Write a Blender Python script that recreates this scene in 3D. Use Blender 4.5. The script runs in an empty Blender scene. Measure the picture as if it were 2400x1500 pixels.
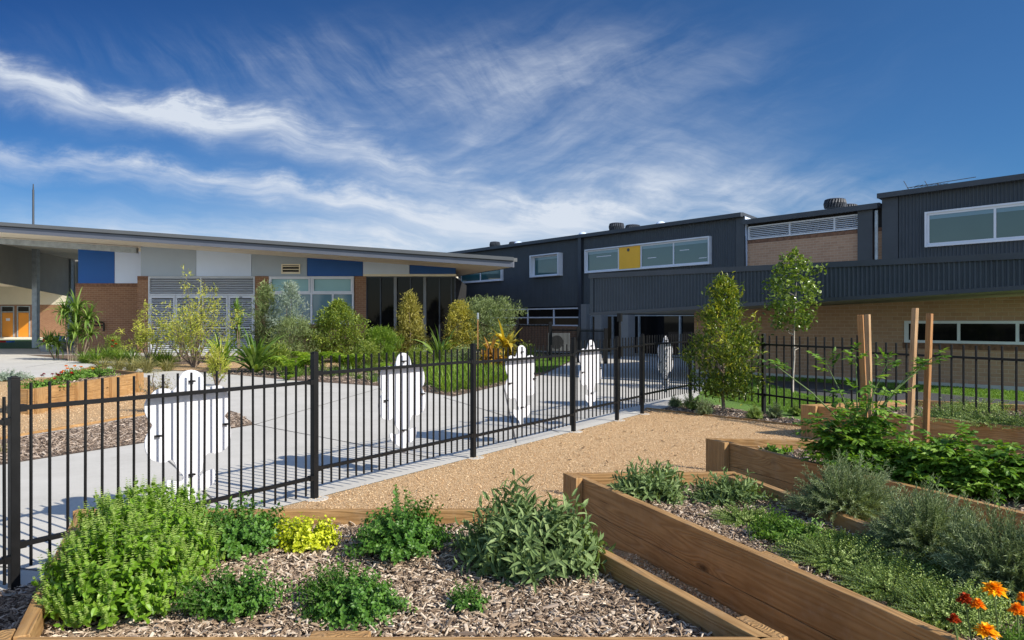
import bpy, math, random
import numpy as np
from mathutils import Vector
C = bpy.context.scene
COL = C.collection
# ------------------------------------------------------------------ camera, light, sky
F = 1700.0; CZ = 1.45; HY = 752.0
cam = bpy.data.cameras.new('camera'); co = bpy.data.objects.new('camera', cam); COL.objects.link(co)
co.location = (0, 0, CZ); co.rotation_euler = (math.radians(90), 0, 0)
cam.sensor_width = 36; cam.lens = 36 * F / 2400; cam.shift_y = (HY - 750) / 2400
cam.clip_start = .05; cam.clip_end = 2000
C.camera = co
C.render.resolution_x = 1024; C.render.resolution_y = 640
SEL = math.radians(34); SAZ = math.radians(122)       # elevation; azimuth clockwise from +Y
sd = Vector((math.sin(SAZ) * math.cos(SEL), math.cos(SAZ) * math.cos(SEL), math.sin(SEL)))
sl = bpy.data.lights.new('sun', 'SUN'); so = bpy.data.objects.new('sun', sl); COL.objects.link(so)
sl.energy = 5.0; sl.angle = math.radians(.5); sl.color = (1, .94, .83)
so.rotation_euler = sd.to_track_quat('Z', 'Y').to_euler()
C.view_settings.view_transform = 'Standard'; C.view_settings.look = 'None'
C.view_settings.exposure = .28; C.view_settings.gamma = 1

class NT:
    def __init__(s, tree): s.t = tree; s.n = tree.nodes; s.l = tree.links
    def add(s, typ, **kw):
        n = s.n.new(typ)
        for k, v in kw.items(): setattr(n, k, v)
        return n
    def put(s, sock, v):
        if hasattr(v, 'is_output'): s.l.new(v, sock)
        elif v is not None: sock.default_value = v
    def m(s, op, a, b=None, c=None, clamp=False):
        n = s.add('ShaderNodeMath', operation=op); n.use_clamp = clamp
        s.put(n.inputs[0], a)
        if b is not None: s.put(n.inputs[1], b)
        if c is not None: s.put(n.inputs[2], c)
        return n.outputs[0]
    def mix(s, f, a, b, typ='MIX'):
        n = s.add('ShaderNodeMix', data_type='RGBA', blend_type=typ); n.clamp_factor = True
        s.put(n.inputs[0], f)
        for i, v in ((6, a), (7, b)):
            if isinstance(v, tuple) and len(v) == 3: v = v + (1,)
            s.put(n.inputs[i], v)
        return n.outputs[2]
    def noise(s, vec, scale, detail=4, rough=.55, dist=0):
        n = s.add('ShaderNodeTexNoise'); s.put(n.inputs['Vector'], vec)
        n.inputs['Scale'].default_value = scale; n.inputs['Detail'].default_value = detail
        n.inputs['Roughness'].default_value = rough; n.inputs['Distortion'].default_value = dist
        return n.outputs[0]
    def vec(s, x, y, z):
        n = s.add('ShaderNodeCombineXYZ')
        for i, v in enumerate((x, y, z)): s.put(n.inputs[i], v)
        return n.outputs[0]
    def sep(s, v):
        n = s.add('ShaderNodeSeparateXYZ'); s.put(n.inputs[0], v); return n.outputs
    def ramp(s, f, stops):
        n = s.add('ShaderNodeValToRGB'); s.put(n.inputs[0], f); e = n.color_ramp.elements
        while len(e) < len(stops): e.new(.5)
        for i, (p, c) in enumerate(stops):
            e[i].position = p; e[i].color = c + (1,) if len(c) == 3 else c
        return n.outputs[0]
    def curve(s, x, lo, hi, ylo, yhi, pts):
        """piecewise curve y(x): x in lo..hi, y in ylo..yhi"""
        t = s.m('DIVIDE', s.m('SUBTRACT', x, lo), hi - lo, clamp=True)
        n = s.add('ShaderNodeFloatCurve'); s.put(n.inputs['Value'], t)
        cv = n.mapping.curves[0]; P = [((a - lo) / (hi - lo), (b - ylo) / (yhi - ylo)) for a, b in pts]
        while len(cv.points) < len(P): cv.points.new(.5, .5)
        for q, p in zip(cv.points, P): q.location = p
        n.mapping.update()
        return s.m('MULTIPLY_ADD', n.outputs[0], yhi - ylo, ylo)
    def gauss(s, d, sig):
        q = s.m('DIVIDE', d, sig); q = s.m('MULTIPLY', q, q)
        return s.m('EXPONENT', s.m('MULTIPLY', q, -1))

def make_world():
    w = bpy.data.worlds.new('World'); C.world = w; w.use_nodes = True
    T = NT(w.node_tree); T.n.clear()
    sky = T.add('ShaderNodeTexSky', sky_type='NISHITA'); sky.sun_disc = False
    sky.sun_elevation = SEL; sky.sun_rotation = SAZ; sky.altitude = 50
    sky.air_density = 1.0; sky.dust_density = .5; sky.ozone_density = 2.2
    g = T.add('ShaderNodeTexCoord').outputs['Generated']
    x, y, z = T.sep(g)
    yy = T.m('MAXIMUM', y, .12)
    px = T.m('MULTIPLY_ADD', T.m('DIVIDE', x, yy), F, 1200)
    py = T.m('MULTIPLY_ADD', T.m('DIVIDE', z, yy), -F, HY)
    # warped coordinates of a cloud sheet
    base = T.vec(T.m('DIVIDE', px, 1000), T.m('DIVIDE', py, 1000), 0)
    wn = T.noise(base, 2.2, 3, .5); wn2 = T.noise(T.vec(T.m('DIVIDE', py, 1000), T.m('DIVIDE', px, 1000), 3.3), 2.6, 3, .5)
    wx = T.m('MULTIPLY_ADD', T.m('SUBTRACT', wn, .5), 260, px)
    wy = T.m('MULTIPLY_ADD', T.m('SUBTRACT', wn2, .5), 150, py)
    def streaks(ang, sx, sy, scale, seed, det=8, rough=.62):
        c_, s_ = math.cos(ang), math.sin(ang)
        a = T.m('ADD', T.m('MULTIPLY', wx, c_), T.m('MULTIPLY', wy, s_))
        b = T.m('SUBTRACT', T.m('MULTIPLY', wy, c_), T.m('MULTIPLY', wx, s_))
        return T.noise(T.vec(T.m('DIVIDE', a, sx), T.m('DIVIDE', b, sy), seed), scale, det, rough, .25)
    n1 = streaks(.16, 620, 95, 1.0, 1.0)              # long streaks falling to the right
    n2 = streaks(-.42, 560, 120, 1.0, 5.0)            # fan of wisps rising to the right
    n3 = streaks(.9, 260, 50, 1.0, 9.0, 6)            # fine steep fibres
    fine = T.noise(T.vec(T.m('DIVIDE', wx, 160), T.m('DIVIDE', wy, 70), 2), 1.3, 8, .62)
    tot = None
    def acc(v):
        nonlocal tot
        tot = v if tot is None else T.m('ADD', tot, v)
    def con(n, lo, hi): return T.m('DIVIDE', T.m('SUBTRACT', n, lo), hi - lo, clamp=True)
    wyA = T.m('MULTIPLY_ADD', T.m('SUBTRACT', fine, .5), 90, wy)
    ca = T.curve(px, -200, 1300, 0, 800, [(-200, 150), (0, 205), (200, 252), (400, 275), (600, 300), (750, 335), (900, 385), (1050, 440), (1300, 500)])
    ia = T.curve(px, -200, 1300, 0, 1.2, [(-200, .6), (0, .85), (250, .75), (430, 1.1), (620, 1.05), (750, .9), (900, .65), (1050, .35), (1300, .1)])
    A = T.m('MULTIPLY', T.gauss(T.m('SUBTRACT', wyA, ca), 40), T.m('MULTIPLY', ia, con(n1, .26, .62)))
    acc(T.m('MULTIPLY', A, 1.35))
    cb = T.curve(px, -200, 2200, 0, 800, [(-200, 400), (150, 392), (400, 412), (700, 445), (950, 480), (1200, 505), (1600, 480), (2200, 430)])
    ib = T.curve(px, -200, 2200, 0, 1.2, [(-200, .6), (150, .75), (400, .9), (800, .8), (1000, .62), (1300, .5), (1700, .3), (2000, .1), (2200, 0)])
    B = T.m('MULTIPLY', T.gauss(T.m('SUBTRACT', wyA, cb), 30), T.m('MULTIPLY', ib, con(n1, .3, .66)))
    acc(T.m('MULTIPLY', B, 1.15))
    def blob(cx, cy, sx, sy, k, n):
        q = T.m('MULTIPLY', T.gauss(T.m('SUBTRACT', wx, cx), sx), T.gauss(T.m('SUBTRACT', wy, cy), sy))
        acc(T.m('MULTIPLY', T.m('MULTIPLY', q, k), n))
    blob(1280, 330, 460, 190, .50, con(n2, .25, .72))
    blob(1000, 190, 480, 100, .32, con(n3, .3, .75))
    blob(1720, 440, 380, 90, .5, con(n2, .3, .7))
    blob(1450, 130, 480, 90, .25, con(n2, .4, .8))
    blob(420, 120, 420, 70, .10, con(n3, .4, .8))
    # thin white air low over the roofs on the left
    ih = T.curve(px, -400, 2400, 0, 1.2, [(-400, .8), (0, .85), (600, .95), (1100, .9), (1500, .55), (1900, .3), (2400, .05)])
    hz = T.m('MULTIPLY', T.gauss(T.m('SUBTRACT', wy, 595), 95), T.m('MULTIPLY', ih, con(n1, -.05, .62)))
    acc(T.m('MULTIPLY', hz, .95))
    hair = T.noise(T.vec(T.m('DIVIDE', T.m('ADD', wx, wy), 420), T.m('DIVIDE', T.m('SUBTRACT', wy, T.m('MULTIPLY', wx, .12)), 26), 4), 1.0, 7, .7, .4)
    tot = T.m('MULTIPLY', tot, T.m('MULTIPLY', T.m('MULTIPLY_ADD', fine, 1.3, .33), T.m('MULTIPLY_ADD', hair, 1.0, .5)))
    tot = T.m('POWER', tot, 1.12)
    front = T.m('MULTIPLY', T.m('SUBTRACT', y, .12), 4, clamp=True)
    up = T.m('MULTIPLY', T.m('GREATER_THAN', z, 0), front)
    fac = T.m('MULTIPLY', T.m('MINIMUM', tot, .93), up)
    # deep (polariser) blue, deepest to the upper left
    pol = T.m('MULTIPLY', T.m('DIVIDE', T.m('SUBTRACT', 2100, px), 2400, clamp=True), T.m('DIVIDE', T.m('SUBTRACT', 640, py), 640, clamp=True))
    tint = T.mix(pol, (.31, .62, .96), (.10, .27, .58))
    skyc = T.mix(T.m('MULTIPLY', up, 1.0), T.mix(1.0, sky.outputs[0], (1.75, 1.78, 1.88), 'MULTIPLY'), T.mix(1.0, sky.outputs[0], tint, 'MULTIPLY'))
    sc = T.mix(fac, skyc, (7.0, 7.6, 8.5))
    bg = T.add('ShaderNodeBackground'); T.put(bg.inputs[0], sc); bg.inputs[1].default_value = .085
    out = T.add('ShaderNodeOutputWorld'); T.l.new(bg.outputs[0], out.inputs[0])
make_world()

# ------------------------------------------------------------------ helpers
def at(px, py, Y): return Vector(((px - 1200) * Y / F, Y, CZ - (py - HY) * Y / F))
def on(px, py, z=0.0):
    Y = (CZ - z) * F / (py - HY); return Vector(((px - 1200) * Y / F, Y, z))
def X_(px, Y): return (px - 1200) * Y / F
def Z_(py, Y): return CZ - (py - HY) * Y / F
def ss(t): t = np.clip(t, 0, 1); return t * t * (3 - 2 * t)
def gz(x, y):                        # the ground dips a little near the camera
    return -.075 * float(ss((5.6 - y) / 1.6)) if y < 5.6 else 0.0

class MB:
    """collects geometry and links it as ONE mesh object"""
    def __init__(s): s.v = []; s.f = []; s.a = []; s.nv = 0
    def add(s, V, Fc, a=0.5):
        V = np.asarray(V, float).reshape(-1, 3); s.v.append(V)
        s.f.append(np.asarray(Fc, int) + s.nv)
        s.a.append(np.broadcast_to(np.asarray(a, float), (len(V),)).copy()); s.nv += len(V); return s
    def inst(s, TV, TF, P, D, N, L, W, var):
        """copy a template leaf (t along, s across, n up) to n places"""
        n = len(P)
        if n == 0: return s
        S = np.cross(D, N); S /= np.linalg.norm(S, axis=1)[:, None] + 1e-9
        N2 = np.cross(S, D)
        L = np.broadcast_to(L, (n,)); W = np.broadcast_to(W, (n,))
        V = (P[:, None] + D[:, None] * (TV[None, :, 0] * L[:, None])[..., None]
             + S[:, None] * (TV[None, :, 1] * W[:, None])[..., None] + N2[:, None] * (TV[None, :, 2] * L[:, None])[..., None])
        k = len(TV)
        for Fc in TF:
            Fc = np.asarray(Fc)
            s.f.append((Fc[None] + (np.arange(n) * k)[:, None, None]).reshape(-1, Fc.shape[1]) + s.nv)
        s.v.append(V.reshape(-1, 3)); s.a.append(np.repeat(np.broadcast_to(var, (n,)), k)); s.nv += n * k
        return s
    def box(s, x0, x1, y0, y1, z0, z1, a=.5):
        V = [(x, y, z) for z in (z0, z1) for y in (y0, y1) for x in (x0, x1)]
        return s.add(V, [(0, 2, 3, 1), (4, 5, 7, 6), (0, 1, 5, 4), (2, 6, 7, 3), (0, 4, 6, 2), (1, 3, 7, 5)], a)
    def hexa(s, b, t):               # four bottom points, four top points, same order
        V = list(b) + list(t)
        return s.add(V, [(3, 2, 1, 0), (4, 5, 6, 7), (0, 1, 5, 4), (1, 2, 6, 5), (2, 3, 7, 6), (3, 0, 4, 7)])
    def prism(s, poly, z0, z1):
        n = len(poly); V = [(p[0], p[1], z0) for p in poly] + [(p[0], p[1], z1) for p in poly]
        b = s.nv; s.v.append(np.asarray(V, float)); s.a.append(np.full(2 * n, .5))
        s.f.append(np.array([list(range(n - 1, -1, -1))]) + b); s.f.append(np.array([list(range(n, 2 * n))]) + b)
        s.f.append(np.array([(i, (i + 1) % n, n + (i + 1) % n, n + i) for i in range(n)]) + b); s.nv += 2 * n; return s
    def tube(s, pts, rad, k=6, a=.5):
        pts = np.asarray(pts, float); n = len(pts); rad = np.broadcast_to(rad, (n,))
        T = np.gradient(pts, axis=0); T /= np.linalg.norm(T, axis=1)[:, None] + 1e-9
        ref = np.array([1., 0, 0]) if abs(T[0][0]) < .8 else np.array([0, 1., 0])
        A = np.cross(T, ref); A /= np.linalg.norm(A, axis=1)[:, None]; B = np.cross(T, A)
        th = np.arange(k) * 2 * np.pi / k + np.pi / k
        V = pts[:, None] + rad[:, None, None] * (A[:, None] * np.cos(th)[None, :, None] + B[:, None] * np.sin(th)[None, :, None])
        Fc = [(i * k + j, i * k + (j + 1) % k, (i + 1) * k + (j + 1) % k, (i + 1) * k + j) for i in range(n - 1) for j in range(k)]
        b = s.nv; s.add(V.reshape(-1, 3), Fc, a)
        s.f.append(np.array([list(range(k))]) + b); s.f.append(np.array([list(range((n - 1) * k + k - 1, (n - 1) * k - 1, -1))]) + b)
        return s
    def build(s, name, mat, parent=None, smooth=False, loc=None, rot=None):
        me = bpy.data.meshes.new(name); V = np.concatenate(s.v)
        me.vertices.add(len(V)); me.vertices.foreach_set('co', V.astype(np.float32).ravel())
        lt = np.concatenate([np.full(len(f), f.shape[1]) for f in s.f]); lv = np.concatenate([f.ravel() for f in s.f])
        me.loops.add(len(lv)); me.loops.foreach_set('vertex_index', lv.astype(np.int32))
        me.polygons.add(len(lt)); st = np.concatenate([[0], np.cumsum(lt)[:-1]])
        me.polygons.foreach_set('loop_start', st.astype(np.int32)); me.polygons.foreach_set('loop_total', lt.astype(np.int32))
        me.update(calc_edges=True); me.validate()
        at_ = me.attributes.new('var', 'FLOAT', 'POINT'); at_.data.foreach_set('value', np.concatenate(s.a).astype(np.float32))
        if smooth: me.shade_smooth()
        else: me.shade_flat()
        me.materials.append(mat)
        o = bpy.data.objects.new(name, me); COL.objects.link(o)
        if parent: o.parent = parent
        if loc is not None: o.location = loc
        if rot is not None: o.rotation_euler = (0, 0, rot)
        return o
def tag(o, label, cat, group=None, kind=None):
    if label: o['label'] = label
    if cat: o['category'] = cat
    if group: o['group'] = group
    if kind: o['kind'] = kind
    return o
def thing(name, label, cat, loc=(0, 0, 0), rz=0, group=None):
    o = bpy.data.objects.new(name, None); COL.objects.link(o); o.location = loc; o.rotation_euler = (0, 0, rz)
    o.empty_display_size = .1
    return tag(o, label, cat, group)
def struct(name, mb, mat, **k): o = mb.build(name, mat, **k); o['kind'] = 'structure'; return o
def bevel(o, w=.004, seg=2):
    m = o.modifiers.new('bevel', 'BEVEL'); m.width = w; m.segments = seg; m.limit_method = 'ANGLE'; return o
def copy_thing(root, loc, rz, label=None):
    r = root.copy(); COL.objects.link(r); r.location = loc; r.rotation_euler = (0, 0, rz)
    if label: r['label'] = label
    for ch in list(root.children):
        c = ch.copy(); COL.objects.link(c); c.parent = r
        for g in list(ch.children): d = g.copy(); COL.objects.link(d); d.parent = c
    return r

# ------------------------------------------------------------------ materials
def new_mat(name):
    m = bpy.data.materials.new(name); m.use_nodes = True; T = NT(m.node_tree); T.n.clear()
    p = T.add('ShaderNodeBsdfPrincipled'); o = T.add('ShaderNodeOutputMaterial'); T.l.new(p.outputs[0], o.inputs[0])
    return m, T, p, o
def bump(T, p, h, dist, strength=1.0):
    b = T.add('ShaderNodeBump'); T.put(b.inputs['Height'], h); b.inputs['Distance'].default_value = dist
    b.inputs['Strength'].default_value = strength; T.l.new(b.outputs[0], p.inputs['Normal'])
def obc(T): return T.add('ShaderNodeTexCoord').outputs['Object']
def plain(name, col, rough=.5, var=.12, scale=3.0, metal=0.0, spec=.5, bmp=0):
    m, T, p, o = new_mat(name); c = obc(T)
    n = T.noise(c, scale, 5, .6)
    d = tuple(v * (1 - var * 1.6) for v in col); l = tuple(min(1, v * (1 + var)) for v in col)
    T.put(p.inputs['Base Color'], T.ramp(n, [(.3, d), (.7, l)]))
    p.inputs['Metallic'].default_value = metal; p.inputs['Specular IOR Level'].default_value = spec
    T.put(p.inputs['Roughness'], T.m('MULTIPLY_ADD', T.noise(c, scale * 3, 3), .2, max(.02, rough - .1)))
    if bmp: bump(T, p, T.noise(c, scale * 14, 4), bmp)
    return m
def brick_mat(name, cols, mortar, sh=1.0):
    m, T, p, o = new_mat(name); c = obc(T); x, y, z = T.sep(c)
    b = T.add('ShaderNodeTexBrick'); T.put(b.inputs['Vector'], T.vec(T.m('ADD', x, y), z, 0))
    b.inputs['Color1'].default_value = cols[0] + (1,); b.inputs['Color2'].default_value = cols[1] + (1,); b.inputs['Mortar'].default_value = mortar + (1,)
    b.inputs['Scale'].default_value = 1; b.inputs['Brick Width'].default_value = .24; b.inputs['Row Height'].default_value = .086
    b.inputs['Mortar Size'].default_value = .0085; b.inputs['Mortar Smooth'].default_value = .3; b.inputs['Bias'].default_value = -.1
    n = T.noise(c, .7, 4); n2 = T.noise(c, 9, 3)
    k = T.mix(T.m('MULTIPLY', n, .5), b.outputs[0], (cols[0][0] * .7, cols[0][1] * .65, cols[0][2] * .6))
    T.put(p.inputs['Base Color'], T.mix(T.m('MULTIPLY', n2, .3), k, tuple(min(1, v * 1.35) for v in cols[1])))
    p.inputs['Roughness'].default_value = .85
    bump(T, p, T.m('ADD', T.m('MULTIPLY', b.outputs['Fac'], -1), T.m('MULTIPLY', n2, .3)), .006)
    return m
def wood_mat(name, light, dark, grain=(1.2, 16, 16)):
    m, T, p, o = new_mat(name); c = obc(T)
    oi = T.add('ShaderNodeObjectInfo'); r = oi.outputs['Random']
    mp = T.add('ShaderNodeMapping'); T.put(mp.inputs['Vector'], c); mp.inputs['Scale'].default_value = grain
    T.put(mp.inputs['Location'], T.vec(T.m('MULTIPLY', r, 37), T.m('MULTIPLY', r, 11), T.m('MULTIPLY', r, 19)))
    kp = T.add('ShaderNodeMapping'); T.put(kp.inputs['Vector'], c); kp.inputs['Scale'].default_value = (1.7, 4.2, 4.2); T.put(kp.inputs['Location'], T.vec(T.m('MULTIPLY', r, 13), T.m('MULTIPLY', r, 7), 0))
    v = T.add('ShaderNodeTexVoronoi'); T.put(v.inputs['Vector'], kp.outputs[0]); v.inputs['Scale'].default_value = 1.0; d = v.outputs['Distance']
    n = T.m('ADD', T.noise(mp.outputs[0], .55, 2, .5), T.m('MULTIPLY', T.m('EXPONENT', T.m('MULTIPLY', d, -7)), .35))
    g = T.m('FRACT', T.m('MULTIPLY', n, 13))                                   # growth rings, bent round the knots
    g = T.m('ABSOLUTE', T.m('MULTIPLY_ADD', g, 2, -1))
    f = T.noise(mp.outputs[0], 6, 6, .7)
    knot = T.m('SUBTRACT', 1, T.m('MULTIPLY', d, 9), clamp=True)
    k = T.m('ADD', T.m('MULTIPLY', g, .55), T.m('MULTIPLY', f, .45), clamp=True)
    big = T.noise(c, 2.2, 5, .65)
    col = T.mix(k, dark, light); col = T.mix(T.m('MULTIPLY', T.m('SUBTRACT', big, .42), 2.2, clamp=True), col, tuple(v_ * .70 for v_ in dark))
    col = T.mix(T.m('MULTIPLY', knot, 1.3, clamp=True), col, tuple(v_ * .22 for v_ in dark))
    fp = T.add('ShaderNodeMapping'); T.put(fp.inputs['Vector'], c); fp.inputs['Scale'].default_value = (2.5, 60, 60)
    crack = T.m('MULTIPLY', T.m('SUBTRACT', T.noise(fp.outputs[0], 1, 3, .6), .64), 14, clamp=True)
    col = T.mix(T.m('MULTIPLY', crack, .7), col, tuple(v_ * .3 for v_ in dark))
    dust = T.noise(c, 9, 6, .7)
    col = T.mix(T.m('MULTIPLY', T.m('SUBTRACT', dust, .52), 2.0, clamp=True), col, (.40, .30, .20))
    col = T.mix(T.m('MULTIPLY', r, .4), col, tuple(v_ * .62 for v_ in light))
    T.put(p.inputs['Base Color'], col); p.inputs['Roughness'].default_value = .75; p.inputs['Specular IOR Level'].default_value = .25
    bump(T, p, T.m('SUBTRACT', k, crack), .004)
    return m
def leaf_mat(name, dark, mid, light, rough=.5, trans=.3, spec=.4):
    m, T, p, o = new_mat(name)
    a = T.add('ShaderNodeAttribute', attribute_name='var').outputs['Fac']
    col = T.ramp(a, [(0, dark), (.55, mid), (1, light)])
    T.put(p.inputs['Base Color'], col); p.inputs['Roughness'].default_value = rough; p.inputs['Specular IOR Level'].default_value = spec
    tr = T.add('ShaderNodeBsdfTranslucent'); T.put(tr.inputs[0], T.mix(1.0, col, (1.6, 1.6, .4), 'MULTIPLY'))
    mx = T.add('ShaderNodeMixShader'); mx.inputs[0].default_value = trans
    T.l.new(p.outputs[0], mx.inputs[1]); T.l.new(tr.outputs[0], mx.inputs[2]); T.l.new(mx.outputs[0], o.inputs[0])
    return m
def ground_mat(name, stops, scale, detail_scale, bmp, big=.35, bigcol=None):
    """granular ground: voronoi grains in a range of colours, patches and bump"""
    m, T, p, o = new_mat(name); c = obc(T)
    wv = T.noise(c, detail_scale * .4, 2)
    v = T.add('ShaderNodeTexVoronoi'); T.put(v.inputs['Vector'], c); v.inputs['Scale'].default_value = scale
    cr = T.sep(v.outputs['Color'])[0]
    col = T.ramp(cr, stops)
    v2 = T.add('ShaderNodeTexVoronoi'); T.put(v2.inputs['Vector'], c); v2.inputs['Scale'].default_value = scale * .37
    col = T.mix(T.m('MULTIPLY', T.sep(v2.outputs['Color'])[1], .4), col, stops[0][1])
    n = T.noise(c, 1.1, 7, .7, .5)
    col = T.mix(T.m('MULTIPLY', T.m('SUBTRACT', n, .42), big * 4.5, clamp=True), col, bigcol or tuple(q * .75 for q in stops[-1][1]))
    T.put(p.inputs['Base Color'], col); p.inputs['Roughness'].default_value = .95; p.inputs['Specular IOR Level'].default_value = .2
    bump(T, p, T.m('ADD', v.outputs['Distance'], T.m('MULTIPLY', wv, .5)), bmp)
    return m
M = {}
M['gravel'] = ground_mat('gravel', [(0, (.36, .21, .10)), (.35, (.56, .36, .18)), (.7, (.68, .47, .26)), (1, (.82, .63, .41))], 110, 60, .008, .25, (.55, .34, .17))
M['mulch'] = ground_mat('mulch', [(0, (.05, .034, .024)), (.4, (.15, .10, .07)), (.75, (.28, .20, .15)), (1, (.46, .36, .29))], 42, 20, .02, .3, (.12, .08, .055))
def concrete():
    m, T, p, o = new_mat('concrete'); c = obc(T)
    n = T.noise(c, .5, 6, .65); n2 = T.noise(c, 25, 4, .6); n3 = T.noise(c, 3, 5, .7)
    col = T.ramp(T.m('ADD', T.m('MULTIPLY', n, .6), T.m('MULTIPLY', n3, .4)), [(.3, (.50, .475, .42)), (.55, (.61, .58, .52)), (.75, (.68, .645, .585))])
    col = T.mix(T.m('MULTIPLY', n2, .25), col, (.36, .34, .31))
    v = T.add('ShaderNodeTexVoronoi'); T.put(v.inputs['Vector'], c); v.inputs['Scale'].default_value = 1.4
    sp = T.m('SUBTRACT', 1, T.m('MULTIPLY', v.outputs['Distance'], 14), clamp=True)
    st_ = T.noise(c, 1.1, 8, .75, .6); col = T.mix(T.m('MULTIPLY', T.m('SUBTRACT', st_, .55), 2.2, clamp=True), col, (.40, .37, .32))
    col = T.mix(T.m('MULTIPLY', sp, .45), col, (.2, .19, .17))
    T.put(p.inputs['Base Color'], col); p.inputs['Roughness'].default_value = .85; bump(T, p, n2, .002)
    return m
M['concrete'] = concrete()
def grass_ground():
    m, T, p, o = new_mat('grass_ground'); c = obc(T)
    n = T.noise(c, 1.2, 5); n2 = T.noise(c, 60, 4, .7)
    col = T.ramp(T.m('ADD', T.m('MULTIPLY', n, .5), T.m('MULTIPLY', n2, .5)), [(.3, (.07, .13, .02)), (.55, (.13, .24, .035)), (.75, (.20, .33, .06))])
    T.put(p.inputs['Base Color'], col); p.inputs['Roughness'].default_value = .9; bump(T, p, n2, .02); return m
M['grass'] = grass_ground()
M['asphalt'] = plain('asphalt', (.07, .07, .072), .9, .25, 30, bmp=.004)
M['turf'] = plain('turf', (.03, .10, .02), .9, .3, 20, bmp=.01)
M['black'] = plain('black_powder_coat', (.006, .006, .0065), .5, .3, 8, spec=.28)
M['white'] = plain('white_acrylic', (.66, .66, .70), .45, .03, 3)
M['wood'] = wood_mat('treated_pine', (.56, .34, .145), (.27, .135, .045))
M['stake'] = wood_mat('stake_pine', (.52, .27, .11), (.33, .145, .055), (1, 26, 26))
M['stake_pale'] = wood_mat('pale_stake_pine', (.62, .42, .24), (.40, .22, .10), (1, 26, 26))
M['brick'] = brick_mat('brown_brick', ((.24, .115, .062), (.33, .175, .095)), (.42, .31, .21))
M['brick_tan'] = brick_mat('tan_brick', ((.42, .24, .15), (.53, .325, .21)), (.62, .48, .36))
M['soldier'] = plain('soldier_brick', (.22, .11, .065), .85, .3, 14)
M['dark_metal'] = plain('dark_cladding', (.052, .064, .080), .5, .08, 1.5, spec=.4)
M['dark_trim'] = plain('dark_trim', (.040, .047, .060), .45, .1, 1.5)
M['fascia'] = plain('fascia_grey', (.105, .115, .145), .45, .06, 1)
M['gutter'] = plain('gutter_grey', (.10, .105, .11), .4, .05, 1)
M['soffit'] = plain('cream_soffit', (.88, .80, .64), .75, .03, .8)
M['cream'] = plain('cream_sheet', (.62, .57, .46), .7, .04, 1)
M['bulk'] = plain('bulkhead_sheet', (.34, .33, .29), .7, .06, 1)
M['grey_panel'] = plain('grey_panel', (.39, .46, .55), .6, .03, .8)
M['light_panel'] = plain('light_panel', (.66, .77, .97), .6, .03, .8)
M['blue_panel'] = plain('blue_panel', (.0, .09, .38), .45, .05, .8)
M['yellow_panel'] = plain('yellow_panel', (.96, .50, .02), .45, .04, 1)
M['alu'] = plain('aluminium_frame', (.62, .64, .68), .4, .04, 2, metal=.1)
M['alu_white'] = plain('pale_frame', (.72, .74, .80), .4, .03, 2)
M['galv'] = plain('galvanised_steel', (.36, .40, .43), .45, .15, 5, metal=.3)
M['void'] = plain('dark_interior', (.018, .018, .018), .8, .2, 2)
M['orange'] = plain('orange_door_paint', (.72, .27, .02), .5, .06, 1)
M['grey_col'] = plain('grey_column_paint', (.22, .225, .23), .6, .06, 2)
def glass_mat(name, col, rough=.03, spec=.6, mot=.3):
    m, T, p, o = new_mat(name); c = obc(T)
    n = T.noise(c, 1.1, 3, .5)
    T.put(p.inputs['Base Color'], T.mix(T.m('MULTIPLY', n, mot), col, tuple(min(1, v * 2.0) for v in col)))
    p.inputs['Roughness'].default_value = rough; p.inputs['Specular IOR Level'].default_value = spec; return m
M['glass'] = glass_mat('teal_glass', (.025, .085, .092))
M['glass_green'] = glass_mat('green_glass', (.05, .095, .088))
M['glass_dark'] = glass_mat('dark_glass', (.006, .006, .007), spec=.15)
M['glass_brown'] = glass_mat('brown_glass', (.055, .038, .022), spec=.4)
M['blind'] = glass_mat('blind_behind_glass', (.20, .38, .40), .15)
M['blind_low'] = glass_mat('lower_blind_behind_glass', (.12, .21, .26), .08)
M['bark'] = plain('bark', (.20, .15, .11), .9, .3, 20, bmp=.004)
M['pale_bark'] = plain('pale_bark', (.42, .37, .32), .85, .2, 20)
M['stem'] = plain('green_stem', (.10, .16, .04), .7, .2, 10)
L = {}
L['basil'] = leaf_mat('basil_leaf', (.07, .15, .008), (.17, .32, .02), (.32, .46, .07), .45, .3)
L['bud'] = leaf_mat('basil_spike', (.17, .27, .05), (.32, .44, .10), (.52, .60, .22), .6, .3)
L['oregano'] = leaf_mat('oregano_leaf', (.03, .085, .010), (.085, .205, .025), (.20, .35, .06), .45, .25)
L['gold'] = leaf_mat('gold_leaf', (.25, .32, .01), (.58, .62, .02), (.85, .85, .14), .5, .3)
L['sage'] = leaf_mat('sage_leaf', (.055, .095, .03), (.165, .24, .085), (.33, .41, .18), .7, .18, .25)
L['lavender'] = leaf_mat('lavender_leaf', (.08, .10, .045), (.25, .31, .16), (.52, .58, .38), .7, .15, .25)
L['thyme'] = leaf_mat('thyme_leaf', (.08, .13, .025), (.28, .38, .09), (.60, .68, .30), .6, .2)
L['tomato'] = leaf_mat('tomato_leaf', (.035, .085, .008), (.13, .26, .03), (.33, .48, .09), .5, .3)
L['laurel'] = leaf_mat('laurel_leaf', (.035, .065, .01), (.115, .175, .022), (.50, .48, .06), .35, .3)
L['pear'] = leaf_mat('pear_leaf', (.05, .085, .015), (.15, .225, .035), (.38, .45, .10), .28, .3, .6)
L['wattle'] = leaf_mat('wattle_leaf', (.12, .16, .025), (.34, .38, .05), (.66, .62, .14), .55, .3)
L['greygreen'] = leaf_mat('greygreen_leaf', (.07, .10, .035), (.20, .26, .10), (.40, .46, .22), .55, .25)
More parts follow.
